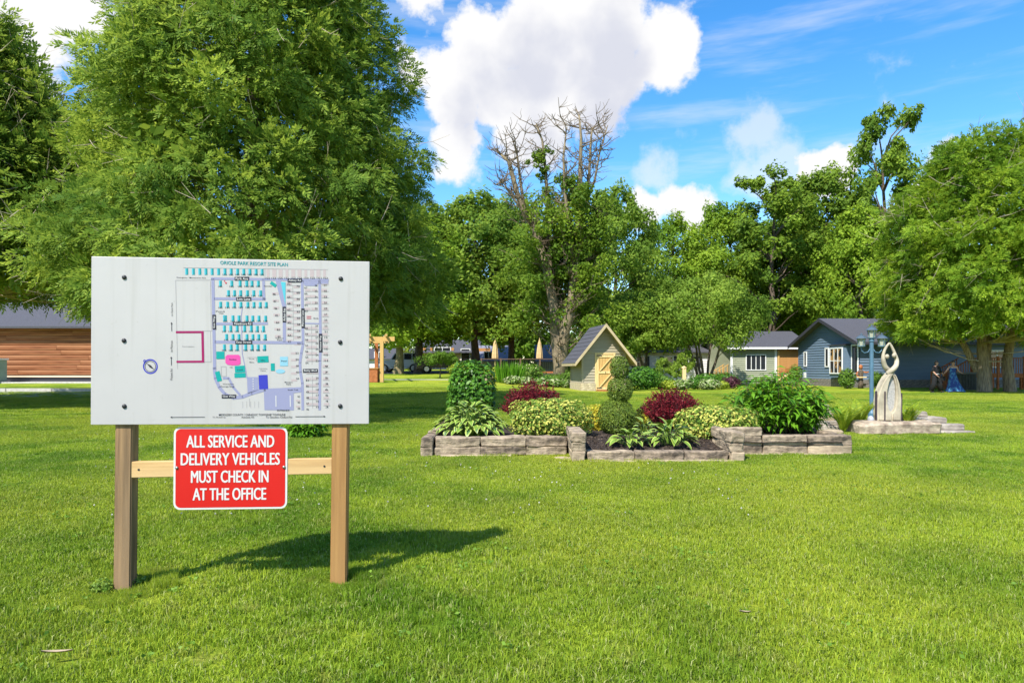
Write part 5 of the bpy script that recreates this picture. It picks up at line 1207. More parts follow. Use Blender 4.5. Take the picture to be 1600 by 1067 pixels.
def car(name, label, cat, x, y, rz, body, prof, cabin, wins, wheel_x, Wd=1.8, wr=0.34, suv=False):
    t = thing(name, label, cat, (x, y, gz(x, y) + 0.015), rz)
    paint = plain('paint_' + name, body, None, 0.22, spec=0.6)
    def ext(nm, poly, w, mat, par, bev):
        mb = MB(); mb.prism(poly, -w / 2, w / 2); me = mb.mesh(nm, fix=True); bm = bmesh.new(); bm.from_mesh(me)
        bmesh.ops.bevel(bm, geom=[e for e in bm.edges if abs(e.verts[0].co.y - e.verts[1].co.y) < 1e-4], offset=bev, segments=3, affect='EDGES'); bmesh.ops.triangulate(bm, faces=[f for f in bm.faces if len(f.verts) > 4]); bm.to_mesh(me); bm.free()
        me.polygons.foreach_set('use_smooth', [True] * len(me.polygons)); me.set_sharp_from_angle(angle=R(35)); return link(nm, me, mat, par)
    ext('body', prof, Wd, paint, t, 0.06); ext('cabin', cabin, Wd - 0.22, paint, t, 0.10)
    for s in (-1, 1):
        for wpoly in wins: mb = MB(); yy = s * (Wd / 2 - 0.112); mb.prism(wpoly, yy, yy + s * 0.016); mb.build('side_window', M['glass'], t, fix=True)
        mb = MB(); mb.box2((wheel_x[0] + .45, s * (Wd / 2 + .002), 0.34), (wheel_x[1] - .45, s * (Wd / 2 + .03), 0.41)); mb.build('sill_trim', M['white_paint'], t)
        for wxp in wheel_x:
            mb = MB(); mb.lathe([(wr * 0.6, -0.11), (wr * .97, -0.11), (wr, -0.07), (wr, 0.07), (wr * .97, 0.11), (wr * 0.6, 0.11)], 22); w_ = mb.build('wheel', plain('tyre', (0.02, 0.02, 0.02), None, 0.9), t, loc=(wxp, s * (Wd / 2 - 0.10), wr), rot=(R(90), 0, 0))
            mb = MB(); mb.lathe([(wr * .62, -0.125), (wr * .62, 0.125)], 18); mb.build('rim', plain('rim', (0.6, 0.6, 0.62), None, 0.3, metal=0.8), w_)
    for s in (-1, 1):
        mb = MB(); mb.box((prof[0][0] + 0.02, s * 0.62, 0.66), (0.10, 0.32, 0.13)); mb.build('headlight', M['lamp_glass'], t); mb = MB(); mb.box((max(p[0] for p in prof) - 0.02, s * 0.62, 0.74), (0.10, 0.3, 0.13)); mb.build('tail_light', M['deck_wood'], t)
    return t
def cars():
    pr = [(-2.35, 0.28), (-2.38, 0.62), (-2.25, 0.78), (-1.2, 0.92), (1.5, 0.97), (2.25, 0.95), (2.38, 0.7), (2.36, 0.3)]
    cb = [(-1.15, 0.90), (-0.35, 1.42), (0.85, 1.45), (1.75, 0.95)]
    wn = [[(-0.92, 0.97), (-0.32, 1.35), (0.2, 1.37), (0.2, 0.97)], [(0.28, 0.97), (0.28, 1.37), (0.8, 1.37), (1.42, 0.99)]]
    car('black_car', 'black saloon car parked in front of the tan house', 'car', wx(693, 60.3), 60.3, R(3), (0.012, 0.012, 0.015), pr, cb, wn, (-1.42, 1.40))
    pr = [(-2.1, 0.42), (-2.12, 0.95), (-2.0, 1.05), (-0.85, 1.12), (1.95, 1.14), (2.05, 0.9), (2.05, 0.42)]; cb = [(-0.85, 1.10), (-0.45, 1.72), (1.8, 1.76), (2.0, 1.13)]
    wn = [[(-0.68, 1.16), (-0.36, 1.64), (0.4, 1.66), (0.4, 1.16)], [(0.48, 1.16), (0.48, 1.66), (1.15, 1.67), (1.15, 1.16)], [(1.23, 1.16), (1.23, 1.67), (1.68, 1.67), (1.82, 1.16)]]
    car('white_jeep', 'white off-road vehicle parked behind the pale trunk', 'car', wx(627, 62.0), 62.0, R(-6), (0.62, 0.62, 0.62), pr, cb, wn, (-1.35, 1.35), 1.75, 0.38)
cars()

# ------------------------------------------------------------------ people and a garden figure
def skin_body(name, parent, pts, edges, mat, sub=2):
    me = bpy.data.meshes.new(name); me.from_pydata([p[:3] for p in pts], edges, []); o = link(name, me, mat, parent)
    md = o.modifiers.new('skin', 'SKIN'); md.use_smooth_shade = True
    for i, p in enumerate(pts):
        r = p[3]; r = r if isinstance(r, tuple) else (r, r); me.skin_vertices[0].data[i].radius = r
    me.skin_vertices[0].data[0].use_root = True
    md = o.modifiers.new('sub', 'SUBSURF'); md.levels = sub; md.render_levels = sub; return o
M['skin'] = plain('skin', (0.46, 0.26, 0.18), (0.42, 0.23, 0.16), 0.55, 6); M['hair'] = plain('dark_hair', (0.03, 0.02, 0.015), (0.05, 0.03, 0.02), 0.5, 20, (4, 4, 1))
M['black_cloth'] = plain('black_cloth', (0.006, 0.006, 0.008), (0.010, 0.010, 0.012), 0.9, 8); M['dress'] = plain('blue_dress', (0.02, 0.05, 0.22), (0.06, 0.20, 0.38), 0.8, 7, None, 0.0, detail=2, lo=0.48, hi=0.60); M['eye'] = plain('eye', (0.02, 0.015, 0.01), None, 0.2); M['lip'] = plain('lip', (0.35, 0.09, 0.08), None, 0.5)
def oval_loft(rings, n=18):                       # rings: (cx, cy, z, rx, ry)
    mb = MB(); v = [(cx + rx * math.cos(2 * math.pi * j / n), cy + ry * math.sin(2 * math.pi * j / n), z) for cx, cy, z, rx, ry in rings for j in range(n)]
    mb.add(v, [(i * n + j, i * n + (j + 1) % n, (i + 1) * n + (j + 1) % n, (i + 1) * n + j) for i in range(len(rings) - 1) for j in range(n)]); return mb
def fingers(pts, edges, wrist_i, hand, d, side):
    """palm and five bent fingers from the wrist along direction d"""
    d = Vector(d).normalized(); s = Vector(side).normalized(); b = len(pts)
    w = Vector(pts[wrist_i][:3]); palm = w + d * 0.055; pts.append((*palm, (0.032, 0.016))); edges.append((wrist_i, b))
    for k, (o, l) in enumerate(((-0.028, 0.062), (-0.010, 0.074), (0.010, 0.070), (0.027, 0.055))):
        p1 = palm + d * 0.035 + s * o; p2 = p1 + d * l * 0.55 + Vector((0, 0, -0.004)); p3 = p2 + (d * 0.8 + Vector((0, -0.35, -0.3))).normalized() * l * 0.5
        j = len(pts); pts += [(*p1, 0.0095), (*p2, 0.0085), (*p3, 0.007)]; edges += [(b, j), (j, j + 1), (j + 1, j + 2)]
    p1 = w + d * 0.03 - s * 0.035; p2 = p1 + (d * 0.8 - s * 0.5).normalized() * 0.04; j = len(pts); pts += [(*p1, 0.011), (*p2, 0.009)]; edges += [(wrist_i, j), (j, j + 1)]
def head_parts(t, c, rz, hair_long):
    e = thing('head_details', None, None); e.parent = t; e.location = c; e.rotation_euler = (0, 0, rz); e.name = 'face'
    mb = MB()
    for s in (-1, 1): mb.lathe([(0.002, -0.009), (0.010, 0), (0.002, 0.009)], 8, (s * 0.033, -0.083, 0.0), sy=0.6)
    mb.build('eyes', M['eye'], e)
    mb = MB(); mb.add([(-.012, -.085, -.035), (.012, -.085, -.035), (0, -.112, -.032), (0, -.086, .008)], [(0, 1, 2), (0, 2, 3), (1, 3, 2), (0, 3, 1)]); mb.build('nose', M['skin'], e)
    mb = MB(); mb.box((0, -0.083, -0.058), (0.045, 0.012, 0.012)); mb.build('mouth', M['lip'], e)
    mb = MB()
    for s in (-1, 1): mb.lathe([(0.003, -0.028), (0.015, -0.01), (0.015, 0.012), (0.003, 0.026)], 8, (s * 0.079, 0.0, -0.01), sx=0.6)
    mb.build('ears', M['skin'], e)
    rings = [(0, 0.035, -0.02 - hair_long, 0.05, 0.04), (0, 0.035, -0.04 - hair_long * 0.5, 0.075, 0.06), (0, 0.026, 0.0, 0.088, 0.080), (0, 0.014, 0.05, 0.088, 0.092), (0, 0.010, 0.09, 0.070, 0.078), (0, 0.008, 0.122, 0.025, 0.03)]
    oval_loft(rings, 16).build('hair', M['hair'], e, smooth=True)

def person_black():
    d = 35.0; t = thing('person', 'person in black top and wide black trousers striding past the house', 'person', (wx(1463, d), d, 0), R(20))
    P = [(0, 0, 0.86, 0.125), (0, 0.0, 1.02, (0.135, 0.10)), (0, -0.01, 1.20, (0.15, 0.105)), (0, -0.01, 1.31, (0.12, 0.08)), (0, -0.015, 1.38, 0.05), (0, -0.03, 1.45, 0.06), (0, -0.03, 1.53, (0.082, 0.09)), (0, -0.025, 1.585, 0.055)]
    E = [(0, 1), (1, 2), (2, 3), (3, 4), (4, 5), (5, 6), (6, 7)]
    for s, foot, knee in ((-1, (-0.25, 0.10, 0.07), (-0.17, -0.02, 0.46)), (1, (0.25, -0.08, 0.07), (0.18, -0.06, 0.46))):
        i = len(P); P += [(s * 0.095, 0, 0.80, 0.095), (*knee, 0.062), (*foot, 0.042), (foot[0] + 0.02, foot[1] - 0.11, 0.03, (0.04, 0.028))]; E += [(0, i), (i, i + 1), (i + 1, i + 2), (i + 2, i + 3)]
    i = len(P); P += [(-0.175, 0, 1.31, 0.058), (-0.235, -0.03, 1.06, 0.046), (-0.17, -0.17, 0.88, 0.030)]; E += [(3, i), (i, i + 1), (i + 1, i + 2)]; fingers(P, E, i + 2, None, (0.4, -0.5, -0.6), (0.5, 0.5, 0))
    i = len(P); P += [(0.175, 0, 1.31, 0.058), (0.30, 0.02, 1.12, 0.045), (0.40, -0.02, 0.98, 0.030)]; E += [(3, i), (i, i + 1), (i + 1, i + 2)]; fingers(P, E, i + 2, None, (0.5, -0.1, -0.75), (0.2, 1, 0))
    skin_body('body', t, P, E, M['skin'])
    oval_loft([(0, 0, 0.82, 0.185, 0.15), (0, 0, 0.95, 0.165, 0.135), (0, 0, 1.08, 0.165, 0.135), (0, -0.01, 1.20, 0.18, 0.14), (0, -0.01, 1.30, 0.185, 0.115), (0, -0.01, 1.36, 0.10, 0.08), (0, -0.015, 1.38, 0.07, 0.06)]).build('top', M['black_cloth'], t, smooth=True)
    mb = MB(); mb.tube([(-0.15, 0, 1.32), (-0.20, -0.01, 1.20), (-0.232, -0.03, 1.08)], [0.075, 0.072, 0.066], 10); mb.tube([(0.15, 0, 1.32), (0.23, 0.01, 1.22), (0.30, 0.02, 1.12), (0.37, 0, 1.02)], [0.075, 0.07, 0.062, 0.05], 10); mb.build('sleeves', M['black_cloth'], t, smooth=True)
    mb = MB(); mb.tube([(-0.06, 0, 0.90), (-0.10, 0, 0.78), (-0.165, -0.015, 0.46), (-0.245, 0.09, 0.10)], [0.135, 0.125, 0.115, 0.125], 12); mb.tube([(0.06, 0, 0.90), (0.10, 0, 0.78), (0.175, -0.05, 0.46), (0.245, -0.075, 0.10)], [0.135, 0.125, 0.115, 0.125], 12); mb.build('trousers', M['black_cloth'], t, smooth=True)
    mb = MB(); mb.tube([(0, 0, 0.945), (0, 0, 0.965)], 0.17, 18); mb.build('belt', M['white_paint'], t, scale=(1, 0.82, 1))
    mb = MB()
    for x, y in ((-0.25, 0.03), (0.26, -0.14)): mb.lathe([(0.04, 0.0), (0.05, 0.01), (0.045, 0.05), (0.02, 0.075)], 10, (x, y, 0), sy=2.0)
    mb.build('shoes', M['black_metal'], t); head_parts(t, (0, -0.03, 1.52), R(10), 0.10)
    mb = MB(); b = tag(mb.box2((-.09, -.04, 0), (.09, .04, .22)).build('hand_bag', M['black_cloth'], loc=(wx(1463, d) + 0.43, d + 0.10, 0.60)), 'small dark bag hanging from the hand of the person in black', 'bag')
    mb = MB(); mb.tube([(-.06, 0, .22), (-.03, 0, .30), (.03, 0, .30), (.06, 0, .22)], 0.008, 6); mb.build('strap', M['black_cloth'], b)
person_black()
def person_dress():
    d = 35.4; t = thing('person', 'person in a long strapless blue patterned dress near the cedar trunk', 'person', (wx(1489, d), d, 0), R(-10))
    P = [(0, 0, 0.88, 0.12), (0, 0.0, 1.03, (0.115, 0.09)), (0, -0.01, 1.20, (0.135, 0.095)), (0, -0.01, 1.32, (0.115, 0.075)), (0, -0.015, 1.39, 0.047), (0.01, -0.03, 1.46, 0.058), (0.01, -0.03, 1.54, (0.08, 0.088)), (0.01, -0.025, 1.595, 0.055)]
    E = [(0, 1), (1, 2), (2, 3), (3, 4), (4, 5), (5, 6), (6, 7)]
    for s, foot, knee in ((-1, (-0.12, 0.12, 0.07), (-0.11, 0.0, 0.46)), (1, (0.16, -0.10, 0.07), (0.14, -0.06, 0.46))):
        i = len(P); P += [(s * 0.09, 0, 0.80, 0.09), (*knee, 0.058), (*foot, 0.036), (foot[0] + 0.02, foot[1] - 0.11, 0.03, (0.036, 0.025))]; E += [(0, i), (i, i + 1), (i + 1, i + 2), (i + 2, i + 3)]
    i = len(P); P += [(-0.165, 0, 1.32, 0.05), (-0.27, 0.0, 1.14, 0.040), (-0.38, -0.03, 1.02, 0.027)]; E += [(3, i), (i, i + 1), (i + 1, i + 2)]; fingers(P, E, i + 2, None, (-0.7, -0.1, -0.6), (0.1, 1, 0))
    i = len(P); P += [(0.165, 0, 1.32, 0.05), (0.25, 0.0, 1.10, 0.040), (0.42, -0.04, 0.98, 0.027)]; E += [(3, i), (i, i + 1), (i + 1, i + 2)]; fingers(P, E, i + 2, None, (0.9, -0.1, -0.1), (0.1, 1, 0))
    skin_body('body', t, P, E, M['skin'])
    n = 28; rings = [(0.14, 0, 0.045, 0.44, 0.34), (0.10, 0, 0.20, 0.37, 0.30), (0.05, 0, 0.48, 0.27, 0.23), (0.01, 0, 0.78, 0.19, 0.165), (0, 0, 0.95, 0.155, 0.13), (0, 0, 1.08, 0.15, 0.125), (0, -0.01, 1.20, 0.165, 0.13), (0, -0.01, 1.255, 0.16, 0.115)]
    mb = MB(); v = []
    for k, (cx, cy, z, rx, ry) in enumerate(rings):
        for j in range(n):
            a = 2 * math.pi * j / n; f = 1 + (0.09 * math.sin(a * 7 + 1) * max(0, 1 - k / 4)); v.append((cx + rx * f * math.cos(a), cy + ry * f * math.sin(a), z + (0.02 * math.sin(a * 3) if k == 0 else 0)))
    mb.add(v, [(i * n + j, i * n + (j + 1) % n, (i + 1) * n + (j + 1) % n, (i + 1) * n + j) for i in range(len(rings) - 1) for j in range(n)]); mb.build('dress', M['dress'], t, smooth=True)
    mb = MB(); mb.tube([(0, -0.01, 1.235), (0, -0.01, 1.262)], 0.163, 18); mb.build('bodice_trim', plain('bodice', (0.35, 0.45, 0.60), None, 0.7), t, scale=(1, 0.74, 1)); head_parts(t, (0.01, -0.03, 1.53), R(-15), 0.0)
person_dress()
def garden_figure():
    d = 42.2; t = thing('garden_statue', 'brown carved wooden figure standing by the house corner', 'statue', (wx(1345, d), d, 0), R(-15)); w = M['deck_wood']
    mb = MB(); mb.lathe([(0.16, 0), (0.16, 0.3), (0.13, 0.6), (0.15, 0.9), (0.17, 1.05), (0.09, 1.16), (0.06, 1.2)], 14); mb.build('body', M['bark'], t, smooth=True)
    mb = MB(); mb.lathe([(0.05, 1.18), (0.11, 1.24), (0.12, 1.33), (0.09, 1.43), (0.02, 1.47)], 14); mb.build('head', w, t, smooth=True)
    mb = MB(); mb.tube([(-.14, 0, 1.02), (-.28, -.08, 0.88), (-.16, -.2, 0.72)], [.055, .05, .04], 8); mb.build('arm', w, t, smooth=True); mb = MB(); mb.tube([(.14, 0, 1.02), (.30, -.05, 0.98), (.42, -.12, 1.02)], [.055, .05, .04], 8); mb.build('arm', w, t, smooth=True)
    mb = MB(); mb.box((-.1, -.25, .70), (.75, .06, .06)); mb.build('held_plank', M['pine_pale'], t)
garden_figure()
# ------------------------------------------------------------------ trees
def curved(p, q, sag, rr, n=5, wob=0.06):
    p, q = Vector(p), Vector(q); l = (q - p).length; out = []
    for i in range(n + 1):
        s = i / n; w = math.sin(math.pi * s)
        out.append(p.lerp(q, s) + Vector((rr.uniform(-1, 1) * wob * l * w, rr.uniform(-1, 1) * wob * l * w, sag * l * w)))
    return out
def taper(n, a, b): return [a + (b - a) * i / n for i in range(n + 1)]

def decid_meshes(seed, H, Rr, base, npuff, per, leaf, prof='round', trunk=0.32, trunk_n=1, puff=(0.17, 0.30), open_=0.0):
    """one broadleaf tree: a mesh of leaves and a mesh of trunk and limbs; local origin at the foot"""
    rng = np.random.default_rng(seed); rr = random.Random(seed); C = []
    for i in range(npuff):
        t = (i + 0.5) / npuff if i % 3 else rng.random()
        if prof == 'round': k = math.sqrt(max(0.02, 1 - ((t - 0.42) / 0.60) ** 2))
        elif prof == 'tall': k = (0.55 + 0.45 * math.sin(math.pi * min(1, t * 1.25))) * (1 - 0.62 * max(0, t - 0.45) / 0.55)
        elif prof == 'loose': k = (1.05 - 0.60 * t ** 2.2) * (0.72 if (i * 7) % 5 < 2 else 1.12)
        else: k = math.sqrt(max(0.03, 1 - (max(0, t - 0.25) / 0.77) ** 2)) * (0.78 + 0.22 * min(1, t / 0.25))
        a = i * 2.39996 + rng.uniform(-0.5, 0.5); r = Rr * k * (0.35 + 0.65 * math.sqrt(rng.random())) * rng.uniform(0.82, 1.14)
        C.append((r * math.cos(a), r * math.sin(a), base + (H - base) * (0.05 + 0.92 * t) + rng.normal(0, 0.02 * H)))
    C = np.array(C); pr = rng.uniform(*puff, npuff) * Rr * (1 - 0.25 * (C[:, 2] > 0.85 * H))
    idx = np.repeat(np.arange(npuff), per); n = len(idx)
    d = rnd_dir(rng, n); d[:, 2] = d[:, 2] * 0.75 + 0.12
    p = C[idx] + d * (pr[idx] * (0.35 + 0.65 * rng.random(n) ** 0.45))[:, None]
    # sub-clusters: leaves gather on twigs
    tw = rng.normal(0, 1, (npuff * 14, 3)); tw = C[np.repeat(np.arange(npuff), 14)] + unit(tw) * (pr[np.repeat(np.arange(npuff), 14)] * rng.uniform(0.55, 1.12, npuff * 14))[:, None] * np.array([1, 1, 0.8])
    pick = idx * 14 + rng.integers(0, 14, n); g = rng.random(n) < 0.62
    p[g] = tw[pick[g]] + rng.normal(0, 1, (g.sum(), 3)) * (pr[idx[g]] * 0.19)[:, None]
    cen = np.array([0, 0, base + (H - base) * 0.4]); out = unit(p - C[idx]) * 0.7 + unit(p - cen) * 0.4
    nrm = unit(out + rnd_dir(rng, n) * 0.75 + np.array([0, 0, 0.45])); t_ = unit(np.cross(nrm, rnd_dir(rng, n)) + np.array([0, 0, -0.25])); b_ = unit(np.cross(nrm, t_))
    s = leaf * rng.uniform(0.6, 1.35, n); v, q = leaf_quads(p, t_, b_, s, s * 0.62)
    crown = np_mesh('crown', v, q)
    mb = MB(); tr = trunk
    tops = []
    for k in range(trunk_n):
        a = k * 2.4 + 0.5; off = Vector((0.25 * (trunk_n > 1) * math.cos(a), 0.25 * (trunk_n > 1) * math.sin(a), 0)); lean = 0.10 if trunk_n == 1 else 0.55
        top = Vector((lean * Rr * math.cos(a), lean * Rr * math.sin(a), base + (H - base) * 0.72)); pts = curved(off + Vector((0, 0, -0.15)), top, 0, rr, 7, 0.02)
        rad = taper(7, tr, tr * 0.22); rad[0] = tr * 1.45; mb.tube(pts, rad, 9, cap=False); tops.append(pts)
    for i in range(0, npuff, 2 if npuff < 80 else 3):
        c = Vector(C[i]); tp = min((p_ for pts in tops for p_ in pts[2:]), key=lambda p_: abs(p_.z - (c.z - 0.22 * math.hypot(c.x, c.y) - 0.1 * H)) + 0.1 * (p_ - c).length)
        pts = curved(tp, c, 0.05, rr, 4, 0.05); mb.tube(pts, taper(4, tr * 0.26, tr * 0.05), 5, cap=False)
    return crown, mb.mesh('trunk', smooth=True)

def place_tree(name, label, meshes, leafm, barkm, x, y, rz=0.0, sc=(1, 1, 1), group=None):
    t = thing(name, label, 'tree', (x, y, gz(x, y)), rz, group); t.scale = sc
    for nm, me, m in (('trunk', meshes[1], barkm), ('crown', meshes[0], leafm)):
        if not me.materials: me.materials.append(M[m])
        o = link(nm, me, None, t)
        if me.materials[0] != M[m]: o.material_slots[0].link = 'OBJECT'; o.material_slots[0].material = M[m]
    return t

def cedar_meshes(seed, H, base, rad_at, npad, nspray, nleaf, lsp, lw, trunks, pad_r=0.5, twig_r=0.011, bias=1.0, nlimb=150, fill=9000, low=0.0):
    """white cedar: boughs that end in overlapping pads of flat feathery sprays, packed into a closed crown"""
    rng = np.random.default_rng(seed); rr = random.Random(seed); mb = MB(); tw = MB()
    for pts, r0, r1 in trunks: mb.tube(pts, taper(len(pts) - 1, r0, r1), 10, cap=False)
    # pad centres spread evenly over the lumpy envelope
    hh = np.linspace(base, H - 0.2, 400); w = np.array([rad_at(h, 0.0) for h in hh]) ** bias; cdf = np.cumsum(w) / w.sum()
    u = (np.arange(npad) + rng.random(npad)) / npad; h = np.interp(u, cdf, hh); a = np.arange(npad) * 2.39996 + rng.normal(0, 0.12, npad)
    lump = np.array([noise.noise(Vector((math.cos(x) * 1.9 + seed, math.sin(x) * 1.9, z * 0.55))) + 0.6 * noise.noise(Vector((math.cos(x) * 4.5, math.sin(x) * 4.5 + seed, z * 1.3))) for x, z in zip(a, h)])
    r = np.array([rad_at(z, x) for x, z in zip(a, h)]) * (0.90 + 0.24 * lump) * rng.uniform(0.80, 1.06, npad)
    rad_v = np.stack([np.cos(a), np.sin(a), np.zeros(npad)], 1); c = rad_v * r[:, None]; c[:, 2] = h
    slope = np.array([(rad_at(z - 0.5, x) - rad_at(z + 0.5, x)) for x, z in zip(a, h)]); out = rad_v.copy(); out[:, 2] = np.clip(slope, -0.2, 2.0); out = unit(out)
    for i in rng.choice(npad, nlimb, replace=False):
        tp = min((p for pts, _, _ in trunks for p in pts), key=lambda p: abs(p[2] - (h[i] - 0.25 * r[i])) + 0.2 * math.hypot(p[0] - c[i][0], p[1] - c[i][1]))
        p = curved(tp, tuple(c[i]), -0.08, rr, 5, 0.05); tw.tube(p, taper(5, twig_r * (1.0 + 0.32 * r[i]), twig_r * 0.6), 5, cap=False)
    for i in range(nlimb * 4):                            # bare twigs caught in the outer foliage
        k = rng.integers(npad); p = c[k] + rng.normal(0, pad_r * 0.5, 3) + out[k] * pad_r * 0.25; dd = rnd_dir(rng, 1)[0] + out[k] * 0.5 + np.array([0, 0, -0.25]); dd /= np.linalg.norm(dd); l = lsp * rng.uniform(1.2, 3.4); q_ = p + dd * l + np.array([0, 0, 0.12 * l]); m_ = p + dd * l * 0.5
        tw.tube([tuple(p), tuple(m_), tuple(q_)], [twig_r * 0.75, twig_r * 0.55, twig_r * 0.3], 4, cap=False)
        e = m_ + (dd + rnd_dir(rng, 1)[0] * 0.8) * l * 0.4; tw.tube([tuple(m_), tuple(e)], [twig_r * 0.45, twig_r * 0.25], 3, cap=False)
    idx = np.repeat(np.arange(npad), nspray); m = len(idx); dz = rnd_dir(rng, m); O = c[idx] + dz * (pad_r * rng.random(m) ** 0.5 * rng.uniform(0.7, 1.1, npad)[idx])[:, None] * np.array([1, 1, 0.62]) - out[idx] * (pad_r * 0.25 * rng.random(m))[:, None]
    if low: O[:, 2] = np.maximum(O[:, 2], low)
    Dn = unit(out[idx] * 0.55 + dz * 0.75 + rng.normal(0, 0.30, (m, 3)) + np.array([0, 0, -0.30])); Nn = out[idx] * 0.9 + np.array([0, 0, 0.45]) + rng.normal(0, 0.38, (m, 3))
    Ls = lsp * rng.uniform(0.55, 1.2, m); B = unit(np.cross(Dn, Nn)); Nm = np.cross(B, Dn); n = m
    k = np.arange(nleaf); sgn = np.where(k % 2 == 0, 1.0, -1.0); sgn[-1] = 0; pos = 0.10 + 0.80 * k / (nleaf - 1)
    tdir = Dn[:, None, :] * np.where(sgn == 0, 1.0, 0.80)[None, :, None] + B[:, None, :] * (sgn * 0.62)[None, :, None] + rng.normal(0, 0.12, (n, nleaf, 3)); tdir = tdir / np.linalg.norm(tdir, axis=2, keepdims=True)
    ll = Ls[:, None] * (0.50 - 0.16 * pos)[None, :]
    bp = O[:, None, :] + Dn[:, None, :] * (Ls[:, None] * pos[None, :] * 0.8)[:, :, None]; bp[:, :, 2] -= (0.20 * Ls[:, None] * pos[None, :] ** 2)
    cc = (bp + tdir * (ll * 0.5)[:, :, None]).reshape(-1, 3); tdir = tdir.reshape(-1, 3); bb = unit(np.cross(np.repeat(Nm, nleaf, 0), tdir)); ll = ll.reshape(-1)
    v, q = leaf_quads(cc, tdir, bb, ll * 0.56, np.maximum(ll * 0.20, lw))
    # older foliage deeper inside
    fz = np.interp(rng.random(fill), cdf, hh); fa = rng.uniform(0, 6.283, fill); fr = np.array([rad_at(z, x) for x, z in zip(fa, fz)]) * rng.uniform(0.45, 0.80, fill)
    fc = np.stack([fr * np.cos(fa), fr * np.sin(fa), fz], 1); ft = rnd_dir(rng, fill); ft[:, 2] -= 0.4; ft = unit(ft); v2, q2 = leaf_quads(fc, ft, perp(ft, rng), lsp * rng.uniform(0.4, 0.7, fill), lsp * rng.uniform(0.15, 0.3, fill))
    return np_mesh('crown', np.concatenate([v, v2]), np.concatenate([q, q2 + len(v)])), mb.mesh('trunk', smooth=True), tw.mesh('branches')

def place_cedar(name, label, ms, leafm, x, y, rz=0.0, sc=(1, 1, 1)):
    t = thing(name, label, 'tree', (x, y, gz(x, y)), rz); t.scale = sc
    link('trunk', ms[1], M['bark_cedar'] if not ms[1].materials else None, t); link('branches', ms[2], M['twig'] if not ms[2].materials else None, t); link('crown', ms[0], M[leafm] if not ms[0].materials else None, t); return t

def cedars():
    # the big cedar behind the sign
    def ra(h, a):
        k = 0.93 + 0.10 * math.sin(3 * a + 1) + 0.05 * math.sin(5 * a + h)
        if h < 3.2: return (4.6 + 0.35 * h) * k
        return max(0.5, 5.75 * (1 - ((h - 3.2) / 17.0) ** 1.25)) * k
    tr = [([(0, 0, -0.2), (0.05, 0, 2), (0, 0.1, 5), (0.1, 0, 10), (0, 0, 18)], 0.42, 0.06)]
    ms = cedar_meshes(7, 18.5, 2.75, ra, 1750, 44, 6, 0.275, 0.0135, tr, pad_r=0.50, twig_r=0.0105, fill=16000)
    place_cedar('cedar_tree', 'huge feathery cedar tree rising behind the site plan board', ms, 'leaf_cedar_a', -7.05, 18.4, R(30))
    # its lower neighbour at the picture's edge
    def rb(h, a): return max(0.5, 5.0 * (1 - (max(0, h - 3.0) / 8.4) ** 1.3)) * (0.92 + 0.12 * math.sin(4 * a))
    tr = [([(0, 0, -0.2), (0.1, 0, 3), (0, 0.1, 6), (0, 0, 10)], 0.34, 0.06)]
    ms = cedar_meshes(8, 10.6, 3.1, rb, 800, 34, 6, 0.35, 0.017, tr, pad_r=0.55, fill=10000)
    place_cedar('cedar_tree', 'shorter cedar tree left of the huge one, in front of the log building', ms, 'leaf_cedar_a', -17.9, 22.6, R(80), (1.2, 1.2, 1.25))
    # the broad bright cedar by the blue house
    def rc(h, a):
        u = (h - 2.9) / 10.9; k = 0.95 + 0.07 * math.sin(3 * a + 2) + 0.05 * math.sin(7 * a + h)
        return max(0.6, 6.25 * math.sqrt(max(0.01, 1 - max(0, (u - 0.16) / 0.86) ** 2.1))) * (0.86 + 0.14 * min(1, u / 0.2 + 0.2)) * k
    tr = [([(-0.55, 0, -0.2), (-0.6, 0, 1.0), (-0.7, 0, 2.6), (-0.5, 0.1, 6), (-0.2, 0, 12.5)], 0.36, 0.08), ([(-0.75, 0.25, 1.1), (-1.5, 0.3, 2.6), (-2.4, 0.4, 4.2), (-3.2, 0.4, 7)], 0.19, 0.05),
          ([(0.95, 0.15, -0.2), (0.75, 0.15, 1.6), (1.2, 0.2, 4), (1.2, 0, 9)], 0.32, 0.08), ([(0.1, 0.6, -0.2), (0.05, 0.6, 2), (0.4, 0.6, 5), (0.8, 1.0, 9)], 0.20, 0.05)]
    ms = cedar_meshes(9, 13.6, 3.0, rc, 1500, 32, 6, 0.37, 0.020, tr, pad_r=0.52, twig_r=0.013, fill=14000, low=2.75)
    place_cedar('cedar_tree', 'broad bright green cedar with twin pale trunks beside the blue house', ms, 'leaf_cedar_b', 25.6, 36.2)
cedars()

